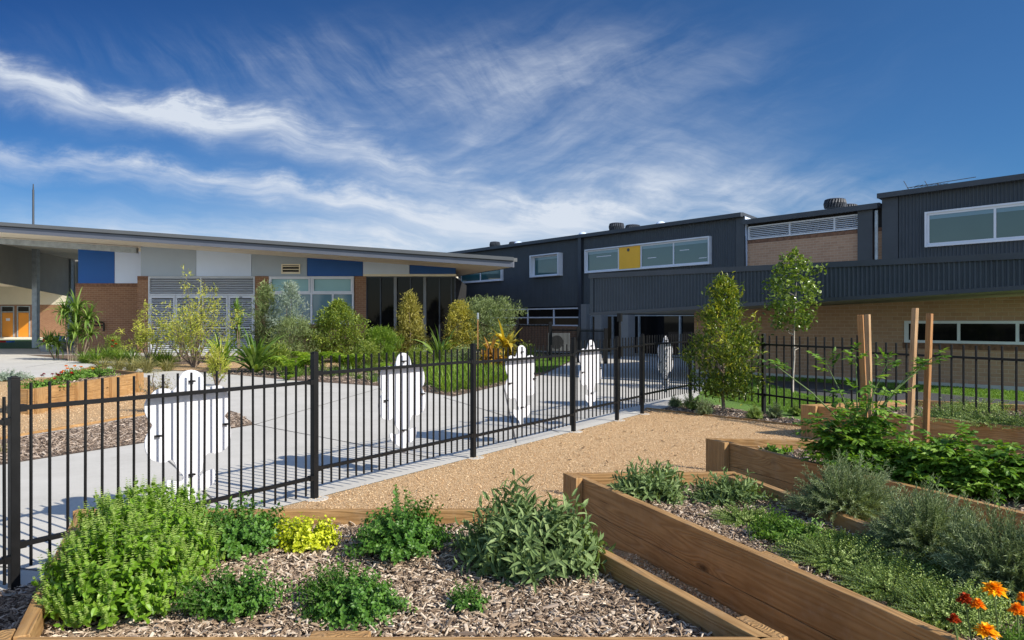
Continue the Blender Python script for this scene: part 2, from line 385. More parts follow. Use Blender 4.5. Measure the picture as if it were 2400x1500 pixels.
L['silver'] = leaf_mat('silver_leaf', (.13, .18, .14), (.27, .34, .28), (.46, .52, .46), .55, .2)
L['bush'] = leaf_mat('bush_leaf', (.05, .085, .015), (.18, .25, .035), (.42, .46, .09), .45, .3)
L['yellowbush'] = leaf_mat('yellow_bush_leaf', (.14, .13, .03), (.34, .31, .07), (.58, .50, .15), .5, .3)
L['golden'] = leaf_mat('golden_bush_leaf', (.15, .14, .025), (.40, .36, .055), (.68, .60, .15), .5, .3)
L['strap'] = leaf_mat('strap_leaf', (.04, .09, .012), (.11, .20, .03), (.26, .36, .08), .4, .3, .5)
L['lomandra'] = leaf_mat('lomandra_leaf', (.05, .11, .01), (.14, .25, .02), (.32, .42, .07), .5, .35)
L['drygrass'] = leaf_mat('dry_grass_leaf', (.12, .12, .05), (.24, .22, .09), (.38, .34, .14), .6, .3)
L['cordyline'] = leaf_mat('cordyline_leaf', (.22, .13, .02), (.50, .36, .04), (.78, .66, .14), .45, .35)
L['cordyred'] = leaf_mat('copper_cordyline_leaf', (.14, .06, .02), (.30, .15, .03), (.48, .30, .06), .45, .35)
L['fern'] = leaf_mat('fern_leaf', (.07, .15, .012), (.18, .30, .025), (.38, .48, .06), .5, .35)
L['grassblade'] = leaf_mat('grass_blade', (.08, .15, .02), (.16, .28, .04), (.26, .40, .08), .5, .35)
M['chip'] = leaf_mat('wood_chip', (.085, .055, .036), (.38, .275, .185), (.78, .66, .52), .85, 0, .2)
M['chip_grey'] = leaf_mat('wood_chip_weathered', (.09, .065, .05), (.31, .23, .17), (.60, .50, .41), .85, 0, .2)
M['pebble'] = leaf_mat('gravel_stone', (.36, .20, .09), (.64, .43, .23), (.88, .70, .46), .85, 0, .2)
for nm, c_ in (('marigold_yellow', (1.0, .46, .01)), ('marigold_orange', (.95, .33, .01)), ('marigold_rust', (.42, .05, .008)), ('flower_red', (.60, .02, .015)), ('flower_yellow', (.9, .6, .02)), ('flower_pink', (.35, .02, .05))):
    M[nm] = leaf_mat(nm, tuple(v * .5 for v in c_), c_, tuple(min(1, v * 1.3) for v in c_), .6, .2, .2)

# ------------------------------------------------------------------ leaf templates
TINY = (np.array([(0, 0, 0), (.45, .5, .08), (1, 0, -.05), (.45, -.5, .08)]), [[(0, 1, 2), (0, 2, 3)]])
LEAF = (np.array([(0, 0, 0), (.28, 0, .01), (.66, 0, -.02), (1, 0, -.12), (.28, .46, .09), (.66, .40, .05), (.28, -.46, .09), (.66, -.40, .05)]),
        [[(0, 4, 1), (2, 5, 3), (0, 1, 6), (2, 3, 7)], [(1, 4, 5, 2), (1, 2, 7, 6)]])
CHIP = (np.array([(0, -.4, 0), (0, .4, 0), (1, .5, 0), (1, -.3, 0), (.1, -.3, .12), (.1, .3, .12), (.9, .35, .12), (.95, -.2, .12)]),
        [[(4, 7, 6, 5), (0, 4, 5, 1), (1, 5, 6, 2), (2, 6, 7, 3), (3, 7, 4, 0)]])
_t = (1 + 5 ** .5) / 2
PEB = (np.array([(0, .5, 0), (1, .5, .1), (.5, 1, 0), (.5, 0, 0), (.5, .5, .55), (.5, .5, -.4)]) - np.array([0, .5, 0]),
       [[(0, 3, 4), (3, 1, 4), (1, 2, 4), (2, 0, 4)]])
def unit(a): return a / (np.linalg.norm(a, axis=-1, keepdims=True) + 1e-9)
def stems_leaves(mb, R, c, rx, ry, h, ns, L_, W_, nodes, tmpl, t0=.3, up=.5, maxphi=80, base=.3, sp=.2, stem=None, sr=.0015, rag=.3, spike=None, lo=0.0):
    """a mound of leafy stems"""
    c = np.array(c, float); th = R.uniform(0, 2 * np.pi, ns); ph = np.radians(maxphi) * np.sqrt(R.uniform(0, 1, ns))
    r = R.uniform(1 - rag, 1.05, ns) * (1 + .5 * rag * np.sin(2 * th + R.uniform(0, 6)) + .35 * rag * np.sin(5 * th + R.uniform(0, 6)) * np.sin(3 * ph))
    hor = np.stack([np.cos(th) * rx, np.sin(th) * ry, np.zeros(ns)], 1)
    E = c + hor * (np.sin(ph) * r)[:, None]; E[:, 2] += np.cos(ph) * h * r + lo * h
    S0 = c + hor * (base * np.sin(ph) * R.uniform(.5, 1, ns))[:, None]
    Cn = (S0 + E) / 2; Cn[:, 2] += .18 * h * np.sin(ph)
    tt = np.linspace(t0, 1, nodes)
    P = ((1 - tt)[:, None, None] ** 2 * S0 + 2 * (tt * (1 - tt))[:, None, None] * Cn + (tt ** 2)[:, None, None] * E)   # nodes, ns, 3
    Tn = unit(2 * (1 - tt)[:, None, None] * (Cn - S0) + 2 * tt[:, None, None] * (E - Cn))
    A = unit(np.cross(Tn, R.normal(size=(1, ns, 3)) + np.zeros_like(Tn))); B = np.cross(Tn, A)
    sgn = [1, -1]; tone = R.uniform(0, 1, ns)
    for k in sgn:
        al = (np.arange(nodes) % 2 * np.pi / 2)[:, None, None]
        side = (A * np.cos(al) + B * np.sin(al)) * k
        D = unit(side + Tn * up + R.normal(size=P.shape) * sp + np.array([0, 0, .15]))
        N = unit(Tn + np.array([0, 0, .6]) + R.normal(size=P.shape) * .25)
        sz = R.uniform(.65, 1.1, P.shape[:2]) * (1 - .35 * (tt[:, None] - t0))
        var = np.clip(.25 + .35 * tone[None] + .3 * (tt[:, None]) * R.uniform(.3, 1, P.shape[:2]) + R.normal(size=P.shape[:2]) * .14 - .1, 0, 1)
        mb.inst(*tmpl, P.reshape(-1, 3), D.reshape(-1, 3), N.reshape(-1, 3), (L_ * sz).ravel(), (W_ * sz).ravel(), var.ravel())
    if stem is not None:
        for i in range(ns):
            q = np.array([0, .5, 1]); pts = [(1 - t) ** 2 * S0[i] + 2 * t * (1 - t) * Cn[i] + t * t * E[i] for t in q]
            stem.tube(pts, [sr * 1.4, sr, sr * .6], 3)
    if spike is not None:
        smb, prob, sl_, n_ = spike
        idx = np.where((R.uniform(0, 1, ns) < prob) & (np.cos(ph) > .12))[0]
        for i in idx:
            d = unit(Tn[-1, i] * .4 + np.array([0, 0, 1.0])); k = n_; z = np.linspace(0, 1, k)
            ln = sl_ * R.uniform(.5, 1.1)
            for q in range(4):
                a = np.pi / 2 * q + (np.arange(k) % 2) * np.pi / 4
                sd_ = np.stack([np.cos(a), np.sin(a), np.full(k, .35)], 1)
                smb.inst(*TINY, E[i] + d * (z * ln)[:, None], unit(sd_ + R.normal(size=sd_.shape) * .15), np.tile([0, 0, 1.], (k, 1)), .013 * (1.1 - .6 * z), .010 * (1.1 - .5 * z), np.clip(R.uniform(.2, .9, k), 0, 1))
def crown(mb, R, c, rfun, z0, z1, ncl, per, L_, W_, tmpl, clump=.1, up=.3, tone=None, hollow=.35):
    """leaf clumps through a crown; rfun(t) radius at relative height t"""
    t = R.uniform(0, 1, ncl); rad = np.array([rfun(q) for q in t]); th = R.uniform(0, 2 * np.pi, ncl)
    ph = R.uniform(0, 6.28, 6); q_ = np.zeros(ncl)
    for i_ in range(3): q_ += np.sin((i_ + 2) * th + ph[i_] + t * (5 + 4 * i_)) * .5 / (i_ + 1) + .22 * np.sin(t * (16 + 7 * i_) + ph[i_ + 3] + th)
    rr = rad * np.sqrt(R.uniform(hollow ** 2, 1.0, ncl)) * R.uniform(.8, 1.15, ncl) * (1 + .42 * q_)
    Cc = np.stack([c[0] + rr * np.cos(th), c[1] + rr * np.sin(th), z0 + t * (z1 - z0) + R.normal(size=ncl) * .02], 1)
    out = unit(np.stack([np.cos(th), np.sin(th), np.full(ncl, .5)], 1))
    ct = R.uniform(0, 1, ncl)
    D = unit(R.normal(size=(ncl, per, 3)) * .8 + out[:, None] * .5 + np.array([0, 0, up]))
    P = Cc[:, None] + R.normal(size=(ncl, per, 3)) * clump * .45
    N = unit(R.normal(size=(ncl, per, 3)) * .5 + np.array([0, 0, 1.0]))
    sz = R.uniform(.6, 1.15, (ncl, per))
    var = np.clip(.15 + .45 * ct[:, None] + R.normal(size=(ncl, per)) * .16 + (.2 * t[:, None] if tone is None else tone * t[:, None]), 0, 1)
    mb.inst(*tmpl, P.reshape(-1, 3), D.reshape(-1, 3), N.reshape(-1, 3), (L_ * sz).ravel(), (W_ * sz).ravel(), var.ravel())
    return Cc
def blades(mb, R, c, n, L_, W_, spread=.9, arch=.8, segs=5, base=.03, jit=.2, minel=.3, fold=False):
    """arching strap leaves from one base point"""
    th = R.uniform(0, 2 * np.pi, n); el = np.pi / 2 - np.abs(R.normal(size=n)) * spread * .5 - .05
    el = np.maximum(el, minel); l = L_ * R.uniform(1 - jit * 2, 1 + jit, n)
    c = np.array(c, float); bp = c + np.stack([np.cos(th), np.sin(th), np.zeros(n)], 1) * (base * R.uniform(0, 1, n))[:, None]
    s = np.linspace(0, 1, segs + 1); p = bp.copy(); pts = [p.copy()]; e = el.copy(); ar = arch * R.uniform(.4, 1.4, n)
    for k in range(segs):
        p = p + (np.stack([np.cos(th) * np.cos(e), np.sin(th) * np.cos(e), np.sin(e)], 1) * (l / segs)[:, None]); pts.append(p.copy()); e = e - ar / segs * (1 + s[k])
    pts = np.stack(pts, 1); side = np.stack([-np.sin(th), np.cos(th), R.normal(size=n) * .3], 1)
    side = unit(side); w = W_ * np.array([.6, 1, 1, .85, .55, .05][:segs + 1] if segs == 5 else np.interp(s, [0, .3, .7, 1], [.6, 1, .8, .05]))
    wn = w[None] * R.uniform(.8, 1.15, n)[:, None] / 2
    V = np.stack([pts - side[:, None] * wn[..., None], pts + side[:, None] * wn[..., None]], 2).reshape(n, -1, 3); k = V.shape[1]
    Fq = np.array([(2 * i, 2 * i + 1, 2 * i + 3, 2 * i + 2) for i in range(segs)])
    mb.f.append((Fq[None] + (np.arange(n) * k)[:, None, None]).reshape(-1, 4) + mb.nv)
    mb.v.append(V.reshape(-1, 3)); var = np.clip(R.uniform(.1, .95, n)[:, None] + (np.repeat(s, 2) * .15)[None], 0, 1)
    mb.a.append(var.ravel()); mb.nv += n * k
def limbs(mb, R, base, top, r0, n, spread, zlo=.3, k=6, up=.7):
    """tapered trunk with side limbs; returns nothing"""
    base = np.array(base, float); top = np.array(top, float); H = np.linalg.norm(top - base)
    t = np.linspace(0, 1, 8); tr = base + (top - base) * t[:, None] + np.cumsum(R.normal(size=(8, 3)) * np.array([1, 1, 0]) * .006 * H, 0)
    mb.tube(tr, r0 * (1 - .85 * t), k)
    for i in range(n):
        q = R.uniform(zlo, .92); j = min(6, int(q * 7)); p = tr[j] + (tr[j + 1] - tr[j]) * (q * 7 - j)
        a = R.uniform(0, 2 * np.pi); ln = spread * (1.15 - q) * R.uniform(.7, 1.2)
        d = np.array([np.cos(a), np.sin(a), up * R.uniform(.5, 1.4)]); e = p + d * ln; mid = p + d * ln * .5 + np.array([0, 0, -.06 * ln])
        mb.tube([p, mid, e], [r0 * (.5 - .3 * q), r0 * .25, r0 * .08], 4)

# ------------------------------------------------------------------ ground
def sheet(poly, z, name, mat, sub=0):
    """flat-laid sheet following the ground dip; polygon in plan"""
    import bmesh
    bm = bmesh.new(); vs = [bm.verts.new((p[0], p[1], 0)) for p in poly]; f = bm.faces.new(vs)
    ys = (3.2, 3.6, 4.0, 4.4, 4.8, 5.2, 5.6)
    for yy in ys:
        bmesh.ops.bisect_plane(bm, geom=bm.verts[:] + bm.edges[:] + bm.faces[:], plane_co=(0, yy, 0), plane_no=(0, 1, 0))
    bmesh.ops.triangulate(bm, faces=bm.faces[:])
    for v in bm.verts: v.co.z = gz(v.co.x, v.co.y) + z
    bmesh.ops.recalc_face_normals(bm, faces=bm.faces[:])
    if sum(f.normal.z for f in bm.faces) < 0: bmesh.ops.reverse_faces(bm, faces=bm.faces[:])
    me = bpy.data.meshes.new(name); bm.to_mesh(me); bm.free(); me.materials.append(mat)
    o = bpy.data.objects.new(name, me); COL.objects.link(o); o['kind'] = 'structure'; return o
def g2(px, py): p = on(px, py); return (p.x, p.y)
# fence line through the two known points
FD = Vector((1150, F, 0)).normalized()                 # direction of the front fence
CK = 9489.0
def fpt(px): Y = CK / (2350 - px); return Vector((X_(px, Y), Y, 0))
P0 = fpt(-560); PC = fpt(1618)
nrm = Vector((-FD.y, FD.x, 0))                         # to the far (path) side
fa = fpt(-2500) + nrm * .03; fb = PC + nrm * .03
D2 = Vector((1.39, -3.37, 0)).normalized()             # second fence, from the corner to the right and forward
M['earth'] = ground_mat('dry_ground', [(0, (.10, .09, .05)), (.4, (.16, .15, .08)), (.8, (.22, .20, .11)), (1, (.28, .25, .16))], 8, 20, .01)
sheet([(-600, -200), (600, -200), (600, 900), (-600, 900)], 0, 'ground', M['earth'])
sheet([(PC.x - .1, PC.y + .2), g2(1640, 862), (9, 21), (16, 12), (12, 4.5), ((PC + D2 * 7).x, (PC + D2 * 7).y)], .003, 'lawn', M['grass'])
conc = [(fa.x - 4, fa.y - 5), (fa.x, fa.y), (fb.x, fb.y), g2(1640, 925), g2(1672, 885), g2(1640, 862), (7.0, 27), (3, 36), (-8, 40), (-60, 40), (-60, -5)]
sheet(conc, .004, 'concrete_path', M['concrete'])
gar = [g2(118, 838), g2(235, 856), g2(330, 864), g2(530, 877), g2(700, 893), g2(900, 906), g2(1000, 920), g2(1062, 930), g2(1120, 917), g2(1200, 898), g2(1275, 878), g2(1338, 848), g2(1352, 838), (1.8, 33.5), (-2.4, 33.5), (-2.4, 30.4), (-15.8, 30.4), g2(60, 832)]
sheet(gar, .008, 'garden_mulch', M['mulch'])
sheet([g2(318, 863), g2(420, 869), g2(600, 861), g2(860, 860), g2(900, 853), g2(700, 848), g2(500, 850), g2(380, 857)], .012, 'garden_gravel', M['gravel'])
lawn = [g2(1235, 878), g2(1275, 873), g2(1330, 850), g2(1345, 838), g2(1300, 836), g2(1225, 850)]
sheet(lawn, .013, 'small_lawn', M['grass'])
sheet([g2(-500, 905), g2(0, 893), g2(90, 885), g2(345, 885), g2(352, 905), g2(520, 955), g2(350, 970), g2(205, 1000), g2(0, 1030), g2(-500, 1105)], .008, 'gravel_bed', M['gravel'])
sheet([g2(-500, 1110), g2(0, 1032), g2(205, 1002), g2(350, 972), g2(520, 957), g2(560, 970), g2(598, 996), g2(350, 1037), g2(0, 1091), g2(-500, 1180)], .009, 'mulch_strip', M['mulch'])
q1 = on(1512, 959); q2 = on(1900, 1004); dq = (q2 - q1)
gr = [(P0.x - .3, P0.y - .6), (P0.x, P0.y), (fpt(1508).x, fpt(1508).y), (q1.x, q1.y), (q2.x, q2.y), (q1.x + dq.x * 4, q1.y + dq.y * 4), (9, -3), (-3, -3)]
gr = [(fpt(-300).x, fpt(-300).y), (fpt(1508).x, fpt(1508).y), (q1.x, q1.y), (q2.x, q2.y), (q1.x + dq.x * 3.2, q1.y + dq.y * 3.2), (12, -3), (-4, -3)]
sheet(gr, .009, 'gravel_yard', M['gravel'])
e2 = PC + D2 * 12
sheet([(fpt(1508).x, fpt(1508).y), (PC.x, PC.y), (e2.x, e2.y), (q1.x + dq.x * 3.2, q1.y + dq.y * 3.2), (q2.x, q2.y), (q1.x, q1.y)], .007, 'mulch_border', M['mulch'])
sheet([(fpt(-300).x, fpt(-300).y), (fpt(330).x + .03, fpt(330).y - .02), (-1.9, 4.3), (-1.3, 2.2), (-1.3, -1), (-6, -1)], .013, 'mulch_corner', M['mulch'])
sheet([g2(1765, 893), g2(1900, 895), g2(2080, 912), g2(2560, 957), g2(2560, 985), g2(2090, 952), g2(1880, 925)], .006, 'asphalt_path', M['asphalt'])
sheet([(-70, 39.9), (-6, 39.9), (-6, 62), (-70, 62)], .005, 'courtyard_floor', M['concrete'])
sheet([(-40, 37.5), (-24.5, 37.5), (-28.5, 55), (-50, 55)], .02, 'green_turf', M['turf'])
# saw-cut joints in the concrete
jb = MB()
def joint(a, b, w=.017):
    a = Vector(a); b = Vector(b); d = (b - a).normalized(); n = Vector((-d.y, d.x)) * w / 2
    nseg = 14
    pts = [a + (b - a) * i / nseg for i in range(nseg + 1)]
    V = []
    for p in pts:
        V += [(p.x - n.x, p.y - n.y, gz(p.x, p.y) + .0075), (p.x + n.x, p.y + n.y, gz(p.x, p.y) + .0075)]
    jb.add(V, [(2 * i, 2 * i + 1, 2 * i + 3, 2 * i + 2) for i in range(nseg)])
joint(g2(597, 996), (fpt(1050).x - .1, fpt(1050).y + .25)); joint(g2(597, 996), g2(905, 906)); joint((fpt(560).x - .1, fpt(560).y + .1), g2(345, 1038))
joint((fpt(1230).x - .1, fpt(1230).y + .1), g2(1180, 903)); joint(g2(60, 862), g2(160, 846)); joint(g2(1040, 932), (fpt(1330).x - .1, fpt(1330).y + .1)); joint(g2(1300, 870), g2(1600, 892)); joint((fpt(120).x, fpt(120).y + .1), (-9, 5.6)); joint(g2(0, 862), g2(235, 850))
struct('path_joint', jb, plain('joint_grey', (.13, .12, .11), .9))  # dark grey joint lines laid on the concrete
# pale concrete kerb in front of the garden, timber edging beside mulch
def strip(name, a, b, w, h, mat, label, cat, group=None):
    a = Vector((a[0], a[1], 0)); b = Vector((b[0], b[1], 0)); d = b - a; rz = math.atan2(d.y, d.x)
    m = MB().box(0, d.length, -w / 2, w / 2, -.05, h)
    o = m.build(name, mat, None, loc=a, rot=rz); bevel(o, .004); return tag(o, label, cat, group)
strip('garden_kerb', g2(238, 853), g2(345, 862), .15, .10, M['concrete'], 'pale concrete kerb behind the flower planter at the left', 'kerb')
strip('building_plinth', (-16.5, 30.0), (-11, 30.0), .3, .12, M['concrete'], 'narrow concrete plinth below the louvred doors', 'kerb')
strip('timber_edging', g2(1515, 960), (q1.x + dq.x * 1.15, q1.y + dq.y * 1.15), .03, .035, M['wood'], 'thin timber edging between tan gravel and the mulch border', 'edging')
strip('timber_edging', g2(0, 1031), g2(352, 971), .03, .035, M['wood'], 'thin timber edging between left gravel bed and mulch strip', 'edging')

# ------------------------------------------------------------------ scatter of chips and stones
def inside(poly, x, y):
    c = np.zeros(len(x), bool); n = len(poly)
    for i in range(n):
        x1, y1 = poly[i][:2]; x2, y2 = poly[(i + 1) % n][:2]
        m = ((y1 > y) != (y2 > y)) & (x < (x2 - x1) * (y - y1) / (y2 - y1 + 1e-12) + x1); c ^= m
    return c
def scatter(name, poly, z, n, size, mat, label, seed, tmpl=CHIP, asp=.3, zfun=None, tilt=.35, lift=.004):
    R = np.random.default_rng(seed); P = np.array([p[:2] for p in poly]); lo = P.min(0); hi = P.max(0)
    x = R.uniform(lo[0], hi[0], n * 3); y = R.uniform(lo[1], hi[1], n * 3); k = inside(poly, x, y); x = x[k][:n]; y = y[k][:n]; m = len(x)
    zz = np.array([gz(a, b) for a, b in zip(x, y)]) + z if zfun is None else zfun(x, y)
    th = R.uniform(0, 2 * np.pi, m); D = unit(np.stack([np.cos(th), np.sin(th), R.normal(size=m) * tilt], 1))
    N = unit(np.stack([R.normal(size=m) * tilt, R.normal(size=m) * tilt, np.ones(m)], 1))
    s = size * np.clip(R.lognormal(-.1, .5, m), .25, 1.9)
    mb = MB(); mb.inst(*tmpl, np.stack([x, y, zz + R.uniform(0, lift, m)], 1), D, N, s, s * asp * R.uniform(.5, 1.5, m), np.clip(R.beta(1.6, 1.5, m), 0, 1))
    o = mb.build(name, mat); return tag(o, label, None, kind='stuff')

# ------------------------------------------------------------------ timber planters
def planter(name, label, pts, top, closed=True, boards=2, z0=0, posts=(), inner=.08, outpost=(), th=.05, skip=()):
    """pts: plan corners of outer top edge; boards as parts"""
    cx = sum(p[0] for p in pts) / len(pts); cy = sum(p[1] for p in pts) / len(pts)
    t = thing(name, label, 'planter', (cx, cy, z0))
    bh = (top - z0) / boards
    n = len(pts)
    area = sum(pts[i][0] * pts[(i + 1) % n][1] - pts[(i + 1) % n][0] * pts[i][1] for i in range(n))
    sg = 1 if area > 0 else -1
    for i in range(n):
        if i in skip: continue
        a = Vector(pts[i]); b = Vector(pts[(i + 1) % n]); d = b - a; rz = math.atan2(d.y, d.x)
        for k in range(boards):
            L0 = 0 if i % 2 == 0 else th; L1 = d.length - (0 if i % 2 == 0 else th)
            y0, y1 = (0, th) if sg > 0 else (-th, 0)
            m = MB().box(L0, L1, y0, y1, k * bh + .001, (k + 1) * bh - .0015)
            bevel(m.build('board', M['wood'], t, loc=(a.x - cx, a.y - cy, 0), rot=rz), .004)
    for (x, y, w, d_, rz, h) in posts:
        m = MB().box(-w / 2, w / 2, -d_ / 2, d_ / 2, 0, h)
        V = m.v[0]
        m2 = MB(); m2.v = [V[:, [2, 0, 1]]]; m2.f = m.f; m2.a = m.a; m2.nv = m.nv
        o = m2.build('post', M['wood'], t, loc=(x - cx, y - cy, 0)); o.rotation_euler = (0, -math.pi / 2, 0)
        # grain runs up the post
        from mathutils import Matrix
        o.matrix_basis = Matrix.Translation((x - cx, y - cy, 0)) @ Matrix.Rotation(rz, 4, 'Z') @ Matrix(((0, 1, 0, 0), (0, 0, 1, 0), (1, 0, 0, 0), (0, 0, 0, 1)))
        bevel(o, .004)
    q = MB().prism([((p[0] - cx) * .985, (p[1] - cy) * .985) for p in pts], .02, top - z0 - inner)
    q.build('soil', M['mulch'], t)
    return t
T0 = .40
b0 = [on(182, 1192, T0)[:2], on(1238, 1190, T0)[:2], on(1836, 1506, T0)[:2], on(22, 1506, T0)[:2]]
def rzof(a, b): return math.atan2(b[1] - a[1], b[0] - a[0])
rr = rzof(b0[1], b0[2]); rl = rzof(b0[3], b0[0])
def lerp(a, b, t): return (a[0] + (b[0] - a[0]) * t, a[1] + (b[1] - a[1]) * t)
nr = (math.cos(rr + math.pi / 2), math.sin(rr + math.pi / 2)); nl = (math.cos(rl + math.pi / 2), math.sin(rl + math.pi / 2))
pr = lerp(b0[1], b0[2], .93); pl = lerp(b0[3], b0[0], .02); pb = lerp(b0[0], b0[1], .42); pf = lerp(b0[3], b0[2], .42)
pl2 = lerp(b0[3], b0[0], .965)
planter('timber_planter', 'low timber planter in the foreground holding basil, sage and golden oregano', b0, T0, boards=2, z0=-.08,
        posts=[(pr[0] + nr[0] * .052 * 0.6, pr[1] + nr[1] * .052 * .6, .2, .05, rr, .476), (pl[0] + nl[0] * .03, pl[1] + nl[1] * .03, .2, .05, rl, .476),
               (pb[0], pb[1] - .078, .2, .05, 0, .476), (pf[0], pf[1] + .078, .2, .05, 0, .476), (pl2[0] + .085, pl2[1] - .02, .2, .05, rl, .476)], inner=.09)
b1 = [on(1334, 1107, T0)[:2], on(1722, 1104, T0)[:2]]
b1 += [(b1[1][0] + .23 * 3.6, b1[1][1] - .97 * 3.6), (b1[0][0] + .37 * 3.8, b1[0][1] - .93 * 3.8)]
r1 = rzof(b1[0], b1[3]); dn = (math.cos(r1), math.sin(r1)); n1_ = (math.cos(r1 - math.pi / 2), math.sin(r1 - math.pi / 2))
planter('timber_planter', 'timber planter in right foreground with thyme, lavender and orange marigolds', b1, T0, posts=[(b1[0][0] + dn[0] * .11 + n1_[0] * .028, b1[0][1] + dn[1] * .11 + n1_[1] * .028, .2, .05, r1, T0 + .003),
        (b1[0][0] + dn[0] * 1.95 - n1_[0] * .078, b1[0][1] + dn[1] * 1.95 - n1_[1] * .078, .2, .05, r1, T0 - .01), (b1[1][0] - .06, b1[1][1] - .26, .05, .2, rzof(b1[1], b1[2]) + math.pi / 2, T0 + .002)])
b2 = [on(1662, 1026, T0)[:2], on(1935, 1031, T0)[:2]]
b2 += [(6.4, 4.6), (b2[0][0] + .37 * 5.0, b2[0][1] - .93 * 5.0)]
r2 = rzof(b2[0], b2[3]); dn2 = (math.cos(r2), math.sin(r2)); n2_ = (math.cos(r2 - math.pi / 2), math.sin(r2 - math.pi / 2))
planter('timber_planter', 'middle timber planter at right with staked tomato plants', b2, T0, posts=[(b2[0][0] + dn2[0] * .15 + n2_[0] * .028, b2[0][1] + dn2[1] * .15 + n2_[1] * .028, .26, .05, r2, T0 + .003)])
b3 = [on(1879, 948, T0)[:2], on(2130, 936, T0)[:2], (9.5, 7.4), (3.6 + .6 * 6.5, 9.0 - .8 * 6.5)]
r3 = rzof(b3[0], b3[3]); dn3 = (math.cos(r3), math.sin(r3)); n3_ = (math.cos(r3 - math.pi / 2), math.sin(r3 - math.pi / 2))
planter('timber_planter', 'farthest timber planter at right behind the tomatoes, filled with low grey herbs', b3, T0, posts=[(b3[0][0] + dn3[0] * .12 + n3_[0] * .028, b3[0][1] + dn3[1] * .12 + n3_[1] * .028, .2, .05, r3, T0 + .003)])
# gravel heaped in the narrow gap between the two near planters
gf = MB(); qa = [b0[1], (b1[0][0], b1[0][1]), lerp(b1[0], b1[3], .22), lerp(b0[1], b0[2], .3), lerp(b0[1], b0[2], 1.3), b1[3]]
V = [(qa[0][0], qa[0][1], -.1), (qa[1][0], qa[1][1] - .1, -.02), (qa[2][0], qa[2][1], .085), (qa[3][0], qa[3][1], .085), (qa[4][0], qa[4][1], .085), (qa[5][0] + .02, qa[5][1], .085)]
gf.add(V, [(0, 3, 2, 1), (3, 4, 5, 2)]); struct('gravel_gap', gf, M['gravel'])
# left planter beyond the fence
bl = [on(72, 912, T0)[:2], on(331, 873, T0)[:2], on(214, 858, T0)[:2], on(18, 911, T0)[:2]]
rb = rzof(bl[0], bl[1]); nb = (math.cos(rb - math.pi / 2), math.sin(rb - math.pi / 2))
planter('timber_planter', 'timber planter behind the fence at left with red and orange flowers', bl, T0, posts=[
    (*[lerp(bl[0], bl[1], s)[i] + nb[i] * .03 for i in (0, 1)], .2, .05, rb, T0 + .003) for s in (.05, .36, .68, .97)])
ms = T0 - .09
def inset(poly, k): 
    cx = sum(p[0] for p in poly) / len(poly); cy = sum(p[1] for p in poly) / len(poly)
    return [(cx + (p[0] - cx) * k, cy + (p[1] - cy) * k) for p in poly]
scatter('wood_chips', inset(b0, .945), ms, 34000, .020, M['chip'], 'pale wood chip mulch in the foreground planter', 1, zfun=lambda x, y: np.full(len(x), ms + .001), lift=.014)
scatter('wood_chips', inset(b1, .86), ms, 14000, .020, M['chip'], 'wood chip mulch in the right foreground planter', 2, zfun=lambda x, y: np.full(len(x), T0 - .079), lift=.014)
scatter('wood_chips', inset(b2, .95), ms, 7000, .026, M['chip'], 'wood chip mulch in the tomato planter', 3, zfun=lambda x, y: np.full(len(x), T0 - .079), lift=.014)
scatter('wood_chips', inset(b3, .95), ms, 3500, .03, M['chip_grey'], 'wood chip mulch in the farthest right planter', 4, zfun=lambda x, y: np.full(len(x), T0 - .079))
scatter('wood_chips', inset(bl, .9), ms, 1500, .035, M['chip'], 'wood chip mulch in the left flower planter', 5, zfun=lambda x, y: np.full(len(x), T0 - .079))
scatter('wood_chips', [g2(-60, 1045), g2(205, 1003), g2(350, 974), g2(520, 959), g2(560, 972), g2(594, 995), g2(350, 1035), g2(-60, 1098)], .012, 9000, .032, M['chip_grey'], 'weathered wood chip mulch strip beyond the fence at left', 6)
scatter('wood_chips', [(fpt(-100).x, fpt(-100).y), (fpt(300).x, fpt(300).y - .05), (-2.0, 4.2), (-1.55, 2.3), (-2.3, 2.0)], .015, 7000, .024, M['chip_grey'], 'dark wood chip mulch around the near fence post', 7, lift=.012)
scatter('wood_chips', [(fpt(1512).x, fpt(1512).y), (PC.x, PC.y), ((PC + D2 * 6).x, (PC + D2 * 6).y), (q2.x + dq.x, q2.y + dq.y), (q1.x, q1.y)], .01, 6000, .035, M['chip_grey'], 'grey wood chip mulch under the small shrubs at the fence corner', 8)
scatter('wood_chips', [g2(480, 874), g2(700, 890), g2(900, 904), g2(1000, 918), g2(1062, 928), g2(1200, 896), g2(1275, 876), g2(1000, 868), g2(700, 862)], .01, 6000, .05, M['chip_grey'], 'wood chip mulch along the front of the garden bed', 9)
scatter('gravel_stones', [(fpt(720).x, fpt(720).y), (fpt(1500).x, fpt(1500).y), (q1.x, q1.y), (q2.x, q2.y), (b2[0][0], b2[0][1]), (2.2, 5.3), (1.5, 3), (.7, 2.5), (-1.3, 4.2)], .012, 60000, .0072, M['pebble'], 'loose tan gravel on the yard between fence and planters', 10, tmpl=PEB, asp=.9, tilt=.5)
scatter('gravel_stones', [g2(0, 905), g2(90, 895), g2(345, 905), g2(500, 953), g2(350, 968), g2(205, 998), g2(0, 1028)], .012, 14000, .010, M['pebble'], 'loose tan gravel around the left planter', 11, tmpl=PEB, asp=.9, tilt=.5)

